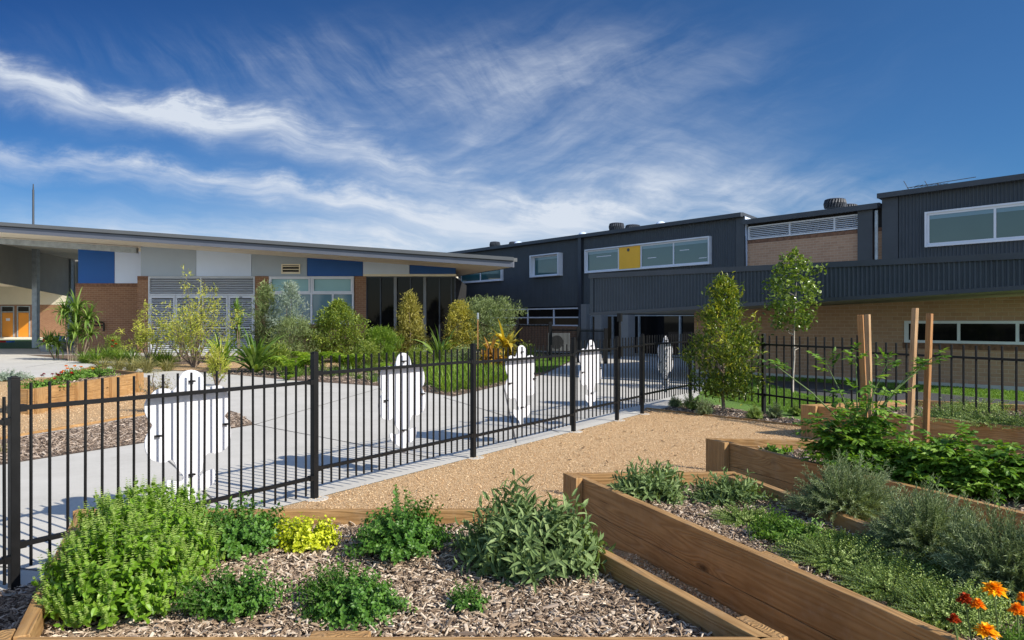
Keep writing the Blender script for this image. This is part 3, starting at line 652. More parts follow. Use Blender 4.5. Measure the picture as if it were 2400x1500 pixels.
scatter('gravel_stones', [lerp(b0[1], b0[2], .3), lerp(b0[1], b0[2], 1.2), lerp(b1[3], b0[2], .12), lerp(b1[0], b1[3], .22)], .09, 9000, .011, M['pebble'], 'loose gravel in the narrow gap between the two near planters', 12, tmpl=PEB, asp=.9, tilt=.5, zfun=lambda x, y: np.full(len(x), .087))
yard = [(fpt(720).x, fpt(720).y), (fpt(1500).x, fpt(1500).y), (q1.x, q1.y), (q2.x, q2.y), (b2[0][0], b2[0][1]), (2.2, 5.3), (1.5, 3), (.7, 2.5), (-1.3, 4.2)]
scatter('leaf_litter', yard, .016, 420, .022, leaf_mat('dry_leaf', (.10, .06, .03), (.22, .14, .07), (.40, .28, .14), .8, .05), 'small dry leaves and bark bits strewn on the tan gravel', 13, asp=.5)
scatter('bark_pieces', inset(b0, .93), ms, 260, .038, M['chip_grey'], 'larger bark pieces among the chips of the foreground planter', 14, asp=.22, zfun=lambda x, y: np.full(len(x), ms + .008), tilt=.12)
# ------------------------------------------------------------------ fences
_fr = np.random.default_rng(77)
def fence_panel(s0, s1, zr, n, parent, top=.14, low=-.775, tail=-.91, pr_=.0092, name='picket_panel'):
    m = MB()
    m.box(s0, s1, -.016, .016, zr - .013, zr + .013); m.box(s0, s1, -.016, .016, zr + low - .013, zr + low + .013)
    for i in range(n):
        s = s0 + (s1 - s0) * (i + .6) / (n + .2)
        m.tube([(s + _fr.normal() * .0012, _fr.normal() * .0012, zr + tail), (s + _fr.normal() * .0015, 0, zr + top)], pr_, 6)
    for s in (s0, s1):           # rail brackets
        for q in (zr, zr + low): m.box(s - .03, s + .03, -.021, .021, q - .02, q + .02)
    return m.build(name, M['black'], parent)
fl = thing('picket_fence', 'black steel picket fence stepping away from the near left to the corner post', 'fence', (P0.x, P0.y, 0), math.atan2(FD.y, FD.x))
def fs(px): return (fpt(px) - P0).length
postpx = [(-560, 1.06, -.08), (33, 1.125, -.09), (737, 1.187, -.02), (1109, 1.198, 0), (1344, 1.222, 0), (1446, 1.215, 0), (1505, 1.238, 0), (1618, 1.236, 0)]
for px, zt, zb in postpx:
    s = fs(px); w = .024
    m = MB().box(s - w, s + w, -w, w, zb - .1, zt); m.box(s - w - .003, s + w + .003, -w - .003, w + .003, zt, zt + .008)
    m.box(s - w * .6, s + w * .6, -w * .6, w * .6, zt + .008, zt + .014)
    bevel(m.build('post', M['black'], fl), .003)
for i, (zr, n) in enumerate([(.885, 22), (.955, 21), (1.022, 22), (1.010, 22), (1.050, 11)]):
    fence_panel(fs(postpx[i][0]) + .026, fs(postpx[i + 1][0]) - .026, zr, n, fl)
fence_panel(fs(1505) + .026, fs(1618) - .026, 1.082, 20, fl)
g_ = thing('fence_gate', 'narrow black picket gate with tall latch between two fence posts', 'gate', (P0.x, P0.y, 0), math.atan2(FD.y, FD.x))
fence_panel(fs(1446) + .035, fs(1505) - .035, 1.063, 8, g_)
lt = MB(); s = fs(1446) + .03; lt.tube([(s, -.03, .9), (s, -.03, 1.5)], .014, 8); lt.box(s - .03, s + .03, -.06, 0, 1.44, 1.56); lt.box(s - .035, s + .035, -.065, .005, .93, 1.08)
lt.build('latch', M['black'], g_)
s = fs(1505) - .03
for q in (.30, 1.02): MB().box(s - .03, s + .045, -.04, -.012, q - .04, q + .04).build('hinge', M['black'], g_)
f2 = thing('picket_fence', 'black picket fence with wider spaced bars running right from the corner post', 'fence', PC + Vector((0, 0, 0)), math.atan2(D2.y, D2.x))
def s2(px):
    k = (px - 1200) / F; return (k * PC.y - PC.x) / (D2.x - k * D2.y)
for px, zt in ((1790, 1.25), (2014, 1.26), (2480, 1.2)):
    s = s2(px); bevel(MB().box(s - .026, s + .026, -.026, .026, -.05, zt).build('post', M['black'], f2), .003)
m0 = s2(1790); m1 = s2(2014); m2_ = s2(2480)
fence_panel(.03, m0 - .03, 1.08, int(m0 / .15), f2, pr_=.013); fence_panel(m0 + .03, m1 - .03, 1.085, int((m1 - m0) / .15), f2, pr_=.013)
fence_panel(m1 + .03, m2_ - .03, 1.035, int((m2_ - m1) / .15), f2, pr_=.013); fence_panel(m2_ + .03, m2_ + 2.4, .98, 15, f2, pr_=.013)
# white cut-out boards on the far side of the fence
OUTC = [(1580,278),(1530,290),(1495,325),(1478,370),(1458,420),(1430,448),(1400,432),(1350,426),(1300,440),(1265,470),(1250,492),(1225,515),(1207,560),(1208,615),(1225,660),(1250,700),(1268,722),(1262,745),(1235,785),(1212,840),(1208,890),(1222,950),(1255,1000),(1310,1022),(1365,1028),(1395,1012),(1425,1005),(1450,1030),(1462,1075),(1490,1105),(1515,1130),(1517,1165),(1490,1180),(1440,1172),(1390,1172),(1385,1215),(1420,1262),(1480,1290),(1530,1320),(1548,1372),(1600,1378),(1618,1340),(1622,1262),(1690,1252),(1725,1225),(1765,1185),(1768,1088),(1730,1090),(1690,1108),(1650,1138),(1645,1120),(1668,1085),(1672,1040),(1690,990),(1712,955),(1750,950),(1775,955),(1830,935),(1870,900),(1895,845),(1900,780),(1893,720),(1868,675),(1850,650),(1878,610),(1888,560),(1884,500),(1868,450),(1840,415),(1800,403),(1760,408),(1725,422),(1700,410),(1688,370),(1670,320),(1630,288)]
OUT = []
for _a, _b in OUTC:                       # outline measured on the nearest board, turned into metres on the fence plane
    _x, _y = _a / 3.43, 780 + _b / 3.43; _q = fpt(_x); OUT.append(((_q - P0).length - fs(460), Z_(_y, _q.y)))
bd = None; names = ['nearest and largest looking', 'second from the left', 'third from the left', 'fourth from the left, beside the gate', 'farthest, beside the fence corner']
for i, px in enumerate((460, 957, 1233, 1395, 1569)):
    s = fs(px); p = P0 + FD * s + nrm * .068
    if bd is None:
        bd = thing('cutout_board', '', 'cutout board', (p.x, p.y, 0), math.atan2(FD.y, FD.x), 'white lobed boards fixed to the fence')
        pts = []                                       # smooth the traced outline
        n = len(OUT)
        for k in range(n):
            a, b, c, d = [np.array(OUT[(k + j) % n]) for j in (-1, 0, 1, 2)]
            for t in (0, .33, .66):
                pts.append(.5 * ((2 * b) + (-a + c) * t + (2 * a - 5 * b + 4 * c - d) * t * t + (-a + 3 * b - 3 * c + d) * t ** 3))
        mm = MB(); mm.prism([(q[0], q[1]) for q in pts], -.004, .004)
        V = mm.v[0]; mm.v[0] = np.stack([V[:, 0], V[:, 2], V[:, 1]], 1)
        mm.f = [f[:, ::-1] for f in mm.f]
        mm.build('panel', M['white'], bd)
        for (x, z) in ((.0, 1.05), (0, .40), (.265, .72), (-.245, .70)): MB().box(x - .02, x + .02, -.03, -.004, z - .006, z + .006).build('bracket', M['black'], bd)
        bd['label'] = 'white lobed cut-out board on the fence, ' + names[0]; o = bd
    else:
        o = copy_thing(bd, (p.x, p.y, 0), math.atan2(FD.y, FD.x), 'white lobed cut-out board on the fence, ' + names[i])
    o.location.z = (-.02, .02, .035, .06, .07)[i]

# ------------------------------------------------------------------ left building
YF = 30.6
lb = thing('classroom_block', 'long single storey brick block with blue and grey panels under a wide raked roof', 'building', (0, 0, 0))
def wall(name, mat, x0, x1, yt, yb, Y=YF, dep=.12, par=None, y2=None):
    """front-parallel panel given in reference pixels at depth Y, front face at Y"""
    a = X_(x0, Y); b = X_(x1, Y); zt = Z_(yt, Y); zb = Z_(yb, Y) if yb is not None else 0
    zt2 = Z_(y2, Y) if y2 is not None else zt
    m = MB().hexa([(a, Y, zb), (b, Y, zb), (b, Y + dep, zb), (a, Y + dep, zb)], [(a, Y, zt), (b, Y, zt2), (b, Y + dep, zt2), (a, Y + dep, zt)])
    return m.build(name, mat, par if par is not None else lb)
def sz(X): return 4.855 - .0685 * (X + 19.55)          # soffit height along the raked roof
def wall_to_soffit(name, mat, x0, x1, yb, Y=YF, dep=.12):
    a = X_(x0, Y); b = X_(x1, Y); zb = Z_(yb, Y)
    return MB().hexa([(a, Y, zb), (b, Y, zb), (b, Y + dep, zb), (a, Y + dep, zb)], [(a, Y, sz(a)), (b, Y, sz(b)), (b, Y + dep, sz(b)), (a, Y + dep, sz(a))]).build(name, mat, lb)
for x0, x1, mt, yb in ((330, 459, 'grey_panel', 647), (460, 589, 'light_panel', 647), (590, 719, 'grey_panel', 647), (720, 850, 'blue_panel', 647), (851, 959, 'light_panel', 642), (960, 1068, 'blue_panel', 642)):
    wall_to_soffit('wall_panel', M[mt], x0, x1, yb)
wall('lintel_band', M['soffit'], 851, 1069, 642.3, 647.6, YF - .03, .2)
wall('brick_pier', M['brick'], 322, 349, 647.5, None, YF - .05, .5); wall('soldier_course', M['soldier'], 321.8, 349.2, 647, 656, YF - .055, .5)
wall('brick_pier', M['brick'], 598, 632, 647.5, None, YF - .05, .5); wall('brick_pier', M['brick'], 831, 858, 647.5, None, YF - .05, .5)
wall('brick_wall', M['brick'], 632, 831, 760, None, YF - .02, .4)
YR = 32.2
wall('brick_wall', M['brick'], 177, 345, 664, None, YR, .4); wall('soldier_course', M['soldier'], 176.5, 345, 664, 672, YR - .004, .4)
for x0, x1, mt in ((183, 268, 'blue_panel'), (269, 345, 'light_panel')): 
    a = X_(x0, YR); b = X_(x1, YR); zb = Z_(663.8, YR)
    MB().hexa([(a, YR, zb), (b, YR, zb), (b, YR + .1, zb), (a, YR + .1, zb)], [(a, YR, sz(a) - .12), (b, YR, sz(b) - .12), (b, YR + .1, sz(b) - .12), (a, YR + .1, sz(a) - .12)]).build('wall_panel', M[mt], lb)
a = X_(183, YR); b = X_(345, YR)
MB().hexa([(a, YR - .05, sz(a) - .12), (b, YR - .05, sz(b) - .12), (b, YR + .3, sz(b) - .12), (a, YR + .3, sz(a) - .12)], [(a, YR - .05, sz(a)), (b, YR - .05, sz(b)), (b, YR + .3, sz(b)), (a, YR + .3, sz(a))]).build('soffit_trim', M['soffit'], lb)
MB().box(X_(327, YF), X_(330.2, YF), YF + .13, YR + .3, 0, 4.55).build('side_wall', M['brick'], lb)
# solid core behind the facade
MB().hexa([(X_(330, YF), YF + .6, 0), (X_(858, YF), YF + .6, 0), (X_(858, YF), 40, 0), (X_(330, YF), 40, 0)],
          [(X_(330, YF), YF + .6, sz(X_(330, YF)) - .02), (X_(858, YF), YF + .6, sz(X_(858, YF)) - .02), (X_(858, YF), 40, 4.0), (X_(330, YF), 40, 4.4)]).build('core_wall', M['void'], lb)
def frame(parent, x0, x1, z0, z1, y, w, d, mat, name='frame', mul=(), tr=()):
    m = MB().box(x0, x1, y, y + d, z1 - w, z1); m.box(x0, x1, y, y + d, z0, z0 + w)
    m.box(x0, x0 + w, y, y + d, z0 + w, z1 - w); m.box(x1 - w, x1, y, y + d, z0 + w, z1 - w)
    for q in mul: m.box(q[0] - w / 2, q[0] + w / 2, y, y + d, q[1] if len(q) > 1 else z0 + w, q[2] if len(q) > 2 else z1 - w)
    for q in tr: m.box(x0 + w, x1 - w, y - .003, y + d, q - w / 2, q + w / 2)
    return m.build(name, mat, parent)
def louvre(parent, x0, x1, z0, z1, y, pitch, mat, name='louvre'):
    m = MB(); n = int((z1 - z0) / pitch)
    for i in range(n):
        z = z0 + (i + .5) * (z1 - z0) / n; h = (z1 - z0) / n * .3
        m.hexa([(x0, y, z - h), (x1, y, z - h), (x1, y + .06, z + h * .6), (x0, y + .06, z + h * .6)], [(x0, y, z - h + .015), (x1, y, z - h + .015), (x1, y + .06, z + h * .6 + .015), (x0, y + .06, z + h * .6 + .015)])
    return m.build(name, mat, parent)
fx = lambda p: X_(p, YF); fz = lambda p: Z_(p, YF)
frame(lb, fx(349), fx(598), 0, fz(648), YF - .06, .055, .12, M['alu'], 'louvre_frame', mul=[(fx(472), fz(690)),], tr=[fz(690)])
MB().box(fx(349), fx(598), YF + .12, YF + .16, 0, fz(648)).build('louvre_backing', M['void'], lb)
for a, b in ((352, 470), (474, 595)): louvre(lb, fx(a), fx(b), fz(688), fz(651), YF - .03, .072, M['alu'])
for k, (a, b) in enumerate(((352, 411), (412, 470), (474, 535), (536, 595))):
    d = frame(lb, fx(a), fx(b), .12, fz(692), YF - .05, .075, .07, M['alu'], 'louvre_door', tr=[fz(768)])
    bx = MB().box(fx(a) + .075, fx(b) - .075, YF - .05, YF + .02, fz(699), fz(692) - .075); bx.build('top_rail', M['alu'], lb)
    louvre(lb, fx(a) + .08, fx(b) - .08, fz(764), fz(701), YF - .03, .075, M['alu']); louvre(lb, fx(a) + .08, fx(b) - .08, .2, fz(772), YF - .03, .075, M['alu'])
    if k in (1, 3): MB().box(fx((a + b) / 2) - .06, fx((a + b) / 2) + .06, YF - .065, YF - .05, fz(697.5), fz(695.5)).build('closer', M['black'], lb)
v = frame(lb, fx(660), fx(704), fz(642), fz(619), YF - .05, .05, .06, M['soffit'], 'vent_frame')
louvre(v, fx(661), fx(703), fz(641), fz(620), YF - .04, .11, M['soffit'], 'vent_blade'); MB().box(fx(661), fx(703), YF - .012, YF - .005, fz(641), fz(620)).build('vent_back', M['void'], v)
w1 = frame(lb, fx(632), fx(830), fz(760), fz(648), YF - .1, .07, .14, M['alu_white'], 'window', mul=[(fx(731),), (fx(683), fz(760), fz(690)), (fx(781), fz(760), fz(690))], tr=[fz(688)])
for a, b in ((635, 728), (734, 827)): frame(w1, fx(a), fx(b), fz(686), fz(651), YF - .12, .06, .05, M['alu_white'], 'sash')
MB().box(fx(634), fx(829), YF - .03, YF - .01, fz(688), fz(650)).build('pane', M['blind'], w1)
MB().box(fx(634), fx(829), YF - .035, YF - .012, fz(758), fz(689)).build('pane', M['blind_low'], w1)
MB().box(fx(630), fx(832), YF - .16, YF - .02, fz(764), fz(760.2)).build('sill', M['soldier'], w1)
w2 = frame(lb, fx(858), fx(1068), .05, fz(648), YF - .02, .05, .1, M['dark_trim'], 'glazed_screen', mul=[(fx(892),), (fx(927),), (fx(962),), (fx(996),), (fx(1030),), (fx(1058),)])
MB().box(fx(859), fx(1067), YF + .06, YF + .08, .06, fz(649)).build('pane', M['glass_dark'], w2)
for q in (927, 996): MB().box(fx(q) - .06, fx(q) + .06, YF - .08, YF - .02, .05, fz(648.2)).build('mullion', M['grey_col'], w2)
MB().box(fx(858), fx(1068), YF + .09, 38, .05, 3.3).build('screen_core', M['void'], lb)
# roof: fascia, gutter, soffit, sheet
YE = 27.7; xl = -32.0; xr = X_(1203, YE)
def rz_(X): return sz(X)
sof = [(xl, YE), (xr, YE), (-2.9, 37.0), (-2.9, 48), (xl, 48)]
m = MB(); n = len(sof)
m.add([(p[0], p[1], sz(p[0])) for p in sof] + [(p[0], p[1], sz(p[0]) + .1) for p in sof], np.array([list(range(n))]))
m.f.append(np.array([list(range(2 * n - 1, n - 1, -1))])); m.f.append(np.array([(i, n + i, n + (i + 1) % n, (i + 1) % n) for i in range(n)]))
m.build('soffit', M['soffit'], lb)
def edge(name, mat, a, b, y_off0, y_off1, h0, h1, par=lb):
    (ax, ay), (bx, by) = a, b; d = Vector((bx - ax, by - ay)).normalized(); nn = Vector((d.y, -d.x))
    P = lambda x, y, o, h: (x + nn.x * o, y + nn.y * o, sz(x) + h)
    return MB().hexa([P(ax, ay, y_off1, h0), P(bx, by, y_off1, h0), P(bx, by, y_off0, h0), P(ax, ay, y_off0, h0)], [P(ax, ay, y_off1, h1), P(bx, by, y_off1, h1), P(bx, by, y_off0, h1), P(ax, ay, y_off0, h1)]).build(name, mat, par)
edge('fascia', M['fascia'], (xl, YE), (xr, YE), 0, .04, -.02, .19)
edge('fascia_shadow_gap', M['dark_trim'], (xl, YE), (xr, YE), 0, .02, .19, .225)
edge('gutter', M['gutter'], (xl, YE), (xr + .02, YE), 0, .13, .225, .36)
edge('fascia', M['fascia'], (xr, YE + .01), (-2.9, 37.0), 0, .04, -.02, .19)
edge('gutter', M['gutter'], (xr, YE + .01), (-2.9, 37.0), 0, .16, .2, .34)
m = MB(); top = [(p[0], p[1], sz(p[0]) + .1) for p in sof]; m.add([(a, b, c + .01) for a, b, c in top] + [(a, b, c + .22) for a, b, c in top], np.array([list(range(n))]))
m.f.append(np.array([list(range(2 * n - 1, n - 1, -1))])); m.f.append(np.array([(i, n + i, n + (i + 1) % n, (i + 1) % n) for i in range(n)])); m.build('roof', M['gutter'], lb)
# galvanised beam and posts of the covered way
m = MB(); a = xl; b = X_(322, YF)
m.hexa([(a, YF - .1, sz(a) - .30), (b, YF - .1, sz(b) - .30), (b, YF + .1, sz(b) - .30), (a, YF + .1, sz(a) - .30)], [(a, YF - .1, sz(a) - .06), (b, YF - .1, sz(b) - .06), (b, YF + .1, sz(b) - .06), (a, YF + .1, sz(a) - .06)])
m.build('beam', M['galv'], lb)
for px, Y in ((84, 38.5), (165, 47)):
    x = X_(px, Y); MB().box(x - .13, x + .13, Y - .13, Y + .13, 0, sz(x)).build('column', M['galv'], lb)
MB().hexa([(xl, 29.5, 3.95), (X_(168, 47), 47.2, 3.0), (X_(168, 47) - .1, 47.4, 3.0), (xl, 29.8, 3.95)], [(xl, 29.5, 5.6), (X_(168, 47), 47.2, 4.95), (X_(168, 47) - .1, 47.4, 4.95), (xl, 29.8, 5.6)]) 
yb0 = 33.0; 
A = at(-60, 652, yb0); B_ = at(172, 697, 48)
MB().hexa([(A.x, A.y, A.z), (B_.x, B_.y, B_.z), (B_.x, B_.y + .2, B_.z), (A.x, A.y + .2, A.z)], [(A.x, A.y, sz(A.x)), (B_.x, B_.y, sz(B_.x)), (B_.x, B_.y + .2, sz(B_.x)), (A.x, A.y + .2, sz(A.x))]).build('bulkhead', M['bulk'], lb)
MB().box(X_(166, 48), X_(215, 48), 48.3, 48.6, 2.2, 5.7).build('bulkhead', M['bulk'], lb)
# handrail on the recess wall
hr = MB(); yy = YR - .12
hr.tube([(X_(205, YR), yy, Z_(755, YR)), (X_(243, YR), yy, Z_(755, YR)), (X_(247, YR), yy, Z_(758, YR)), (X_(247, YR), yy, Z_(776, YR))], .035, 6); hr.tube([(X_(205, YR), yy, Z_(763, YR)), (X_(246, YR), yy, Z_(763, YR))], .03, 6)
hr.build('handrail', M['black'], lb)
# rear wing seen through the covered way
rw = thing('rear_wing', 'distant brick wing with orange doors seen through the covered way', 'building', (0, 0, 0)); YW = 60
wall('wall', M['brick'], -200, 172, 714, None, YW, .3, rw); wall('upper_wall', M['cream'], -200, 172, 655, 714, YW - .02, .3, rw)
for a, b in ((3, 34), (41, 71)):
    x0, x1 = X_(a, YW), X_(b, YW)
    d = frame(rw, x0, x1, .05, Z_(717, YW), YW - .08, .07, .1, M['galv'], 'door', tr=[Z_(731, YW)])
    MB().box(x0 + .1, x1 - .1, YW - .04, YW - .01, .1, Z_(733, YW)).build('leaf', M['orange'], d)
    MB().box(x0 + .1, x1 - .1, YW - .04, YW - .01, Z_(729.5, YW), Z_(719, YW)).build('transom_pane', M['glass_dark'], d)
    if a == 3: MB().box(x0 + .42, x0 + .75, YW - .05, YW - .041, Z_(752, YW), Z_(746, YW)).build('notice', M['white'], d)
wall('plinth', M['soffit'], -200, 172, 791, None, YW - .6, .5, rw)
MB().box(X_(-200, YW), X_(172, YW), 46, YW, Z_(672, YW), Z_(672, YW) + .2).build('roof', M['soffit'], rw)
fpole = thing('flagpole', 'thin grey pole rising above the left roof', 'pole', (X_(78, 46), 46, 0))
MB().tube([(0, 0, 0), (0, 0, Z_(445, 46))], [.075, .06], 8).build('pole', M['dark_trim'], fpole); MB().tube([(0, 0, Z_(445, 46)), (0, 0, Z_(431, 46))], [.05, .03], 6).build('tip', M['dark_trim'], fpole)
# toys in the courtyard
tb = thing('play_tub', 'grey tub of bright toy blocks on the courtyard edge', 'toy tub', tuple(on(128, 824)))
MB().hexa([(-.45, -.3, 0), (.45, -.3, 0), (.45, .3, 0), (-.45, .3, 0)], [(-.62, -.4, .45), (.62, -.4, .45), (.62, .4, .45), (-.62, .4, .45)]).build('tub', plain('grey_plastic', (.3, .31, .33)), tb)
for i, (x, c_) in enumerate(((-.25, 'flower_red'), (.0, 'flower_yellow'), (.22, 'blue_panel'))): bevel(MB().box(x - .2, x + .2, -.2, .15, .45, .62 + .06 * i).build('toy_block', M[c_], tb), .03)
pm = thing('play_mat', 'small red and blue mat on the green turf', 'mat', tuple(on(8, 803)))
MB().box(-.6, .3, -.2, .2, .02, .14).build('red_half', M['flower_red'], pm); MB().box(.31, .62, -.2, .2, .02, .12).build('blue_half', M['blue_panel'], pm)

# ------------------------------------------------------------------ right building
K = 28.74; TN = .776; RD = Vector((TN, -1, 0)).normalized(); RN = Vector((-RD.y, RD.x, 0))  # along wall to the right / into the wall
def uY(px): return K / ((px - 1200) / F + TN)
U0 = Vector((X_(950, uY(950)), uY(950), 0))
def us(px): Y = uY(px); return (Vector((X_(px, Y), Y, 0)) - U0).dot(RD)
def uz(px, py): return Z_(py, uY(px))
rb_ = thing('school_building', 'two storey dark clad and brick school building along the right side', 'building', U0, math.atan2(RD.y, RD.x))
def corr(name, s0, s1, z0, z1, y, parent, mat, pitch=.1, amp=.021, slope=None):
    n = max(4, int((s1 - s0) / pitch * 6)); s = np.linspace(s0, s1, n + 1); yy = y + amp * np.sin(s / pitch * 2 * np.pi)
    zb = np.full(n + 1, z0) if slope is None else slope[0] + (slope[1] - slope[0]) * (s - s0) / (s1 - s0)
    V = np.concatenate([np.stack([s, yy, zb], 1), np.stack([s, yy, np.full(n + 1, z1)], 1)])
    m = MB(); m.add(V, [(i, i + 1, n + 2 + i, n + 1 + i) for i in range(n)])
    m.box(s0, s1, y + amp + .01, y + amp + .2, max(z0, zb.max()) + .01, z1 - .01)
    return m.build(name, mat, parent, smooth=True)
ZT = 5.36
sA0 = us(960); sA1 = us(1746); sM1 = us(2067); sB1 = us(2600)
corr('corrugated_wall', sA0, us(1362), 2.12, ZT - .12, 0, rb_, M['dark_metal']); corr('corrugated_wall', us(1366), sA1, 1.9, ZT - .12, 0, rb_, M['dark_metal'])
corr('corrugated_wall', sM1, sB1, 2.3, ZT - .12, 0, rb_, M['dark_metal'])
# bodies
m = MB(); Dp = 9.0
m.box(sA0, sA1 - .03, .23, Dp, 0, ZT - .7); 
m.build('block_wall', M['dark_trim'], rb_)
def mono_roof(s0, s1, zt, mat='dark_trim'):
    m = MB(); m.hexa([(s0 - .1, -.12, zt - .12), (s1, -.12, zt - .12), (s1, Dp + 1, zt - 1.45), (s0 - .1, Dp + 1, zt - 1.45)], [(s0 - .1, -.12, zt), (s1, -.12, zt), (s1, Dp + 1, zt - 1.35), (s0 - .1, Dp + 1, zt - 1.35)])
    return m.build('roof', M[mat], rb_)
mono_roof(sA0, sA1, ZT); mono_roof(sA1 + .02, sM1 - .02, ZT - .27); mono_roof(sM1, sB1, ZT)
MB().hexa([(sA1 - .02, .23, 0), (sA1 + .01, .23, 0), (sA1 + .01, Dp, 0), (sA1 - .02, Dp, 0)], [(sA1 - .02, .0, ZT - .14), (sA1 + .01, 0, ZT - .14), (sA1 + .01, Dp, ZT - 1.42), (sA1 - .02, Dp, ZT - 1.42)]).build('end_wall', M['light_panel'], rb_)
for q in ((sA0 - .1, sA1, -.26, -.13, ZT - .16, ZT - .01), (sA1 + .02, sM1 - .05, -.2, -.13, ZT - .45, ZT - .29), (sM1 - .03, sB1, -.26, -.13, ZT - .16, ZT - .01)): MB().box(*q).build('gutter', M['dark_trim'], rb_)
# corner trims and downpipes
for q in ((sA1 - .35, sA1, -.045, -.024, 1.9, ZT - .13), (sM1 + .02, sM1 + .5, -.045, -.024, 2.3, ZT - .13), (sM1 - .75, sM1 - .28, -.02, .1, 2.3, ZT - .42)): MB().box(*q).build('corner_trim', M['dark_trim'], rb_)
dp = MB(); s = us(1364); dp.box(s - .1, s + .1, -.16, -.03, 1.95, ZT - .15); dp.tube([(s, -.1, 1.95), (s + .12, -.25, 1.6), (s + .12, -.3, 0)], .07, 8); dp.build('downpipe', M['dark_trim'], rb_)
dp2 = MB(); s = sM1 - .14; dp2.tube([(s, -.06, 2.3), (s, -.06, ZT - .5)], .05, 8); dp2.build('downpipe', M['galv'], rb_)
# middle recess: brick with louvre band
MB().box(sA1 + .02, sM1 - .02, .12, .4, 0, uz(1752, 563)).build('brick_wall', M['brick_tan'], rb_)
MB().box(sA1 + .02, sM1 - .05, .115, .12, uz(1752, 571), uz(1752, 563)).build('soldier_course', M['soldier'], rb_)
zl0, zl1 = uz(1752, 562), uz(1752, 531)
MB().box(sA1, sM1, .2, Dp, 0, ZT - .8).build('block_wall', M['dark_trim'], rb_)
MB().box(sA1 + .02, sM1, .17, .19, zl0, ZT - .4).build('louvre_backing', M['void'], rb_)
lf = frame(rb_, sA1 + .07, sM1 - .3, zl0, zl1, .08, .045, .08, M['alu_white'], 'louvre_frame', mul=[(us(1847),), (us(1952),)])
louvre(lf, sA1 + .1, sM1 - .33, zl0 + .05, zl1 - .05, .10, .062, M['alu_white'])
def win(x0, x1, yt, yb, ref, muls=(), mat='glass', hood=.22, t=.09, px_extra=None):
    s0, s1 = us(x0), us(x1); z1, z0 = uz(ref, yt), uz(ref, yb)
    w = frame(rb_, s0, s1, z0, z1, -hood, .05, hood + .02, M['alu_white'], 'window')
    frame(w, s0 + .05, s1 - .05, z0 + .05, z1 - .05, -.07, .06, .04, M['alu_white'], 'sash', mul=[(us(q),) for q in muls])
    MB().box(s0 + .06, s1 - .06, -.045, -.03, z0 + .06, z1 - .06).build('pane', M[mat], w)
    MB().box(s0 + .06, s1 - .06, -.052, -.046, z1 - .06 - .16 * (z1 - z0), z1 - .06).build('roller_blind', M['blind_low'], w)
    return w
win(1252, 1319, 600, 651, 1252, hood=.30)
wA = win(1376, 1668, 586, 641, 1376, muls=(1452, 1505, 1581), hood=.17)
s0, s1 = us(1454), us(1503); MB().box(s0, s1, -.085, -.05, uz(1376, 640) + .05, uz(1376, 587) - .05).build('yellow_panel', M['yellow_panel'], wA)
MB().tube([(us(1476), -.1, uz(1476, 586)), (us(1476), -.085, uz(1476, 586))], .07, 10).build('vent_cap', M['dark_trim'], wA)
wB = win(1040, 1180, 634, 665, 1083, muls=(1083, 1128), hood=.15)
MB().box(us(1042), us(1081), -.085, -.05, uz(1083, 664), uz(1083, 634)).build('yellow_panel', M['yellow_panel'], wB)
win(2171, 2560, 498, 580, 2171, muls=(2334,), mat='glass_green', hood=.12)
# pale bars set on the pane as painted reflections of ceiling lights
for px, py, w in ((1400, 603, 34), (1520, 606, 20), (1595, 588, 22), (1640, 606, 18)): MB().box(us(px), us(px + w), -.029 - .02, -.0455, uz(px, py), uz(px, py - 1.6)).build('glint_bar', M['alu_white'], wA)
# ground floor windows at the far left
MB().box(sA0, us(1375), 0.02, .2, 0, uz(1300, 763)).build('brick_wall', M['brick'], rb_)
wC = frame(rb_, us(1150), us(1362), uz(1300, 764), uz(1300, 722), -.05, .06, .12, M['alu_white'], 'window', mul=[(us(1238),), (us(1299),)], tr=[uz(1300, 744)])
MB().box(us(1150), us(1362), -.0, .02, uz(1300, 743), uz(1300, 722)).build('pane', M['glass_dark'], wC); MB().box(us(1150), us(1362), -.0, .018, uz(1300, 763), uz(1300, 744)).build('pane', M['glass_brown'], wC)
MB().box(us(1371), us(1383), -.25, .1, 0, 2.2).build('column', M['grey_col'], rb_)
# entrance glazing under the projecting parapet
sE0, sE1 = us(1383), us(1635); zt = uz(1500, 737)
eg = frame(rb_, sE0, sE1, .02, zt, .02, .07, .12, M['galv'], 'entrance', mul=[(us(1434),), (us(1496),), (us(1592),)])
MB().box(sE0, us(1434), .1, .12, .05, zt).build('pane', M['glass_brown'], eg); MB().box(us(1434), sE1, .1, .12, .05, zt).build('pane', M['glass_dark'], eg)
for q in (1440, 1503): MB().box(us(q) - .2, us(q) + .2, -1.0, -.6, 0, 1.95).build('column', M['grey_col'], rb_)
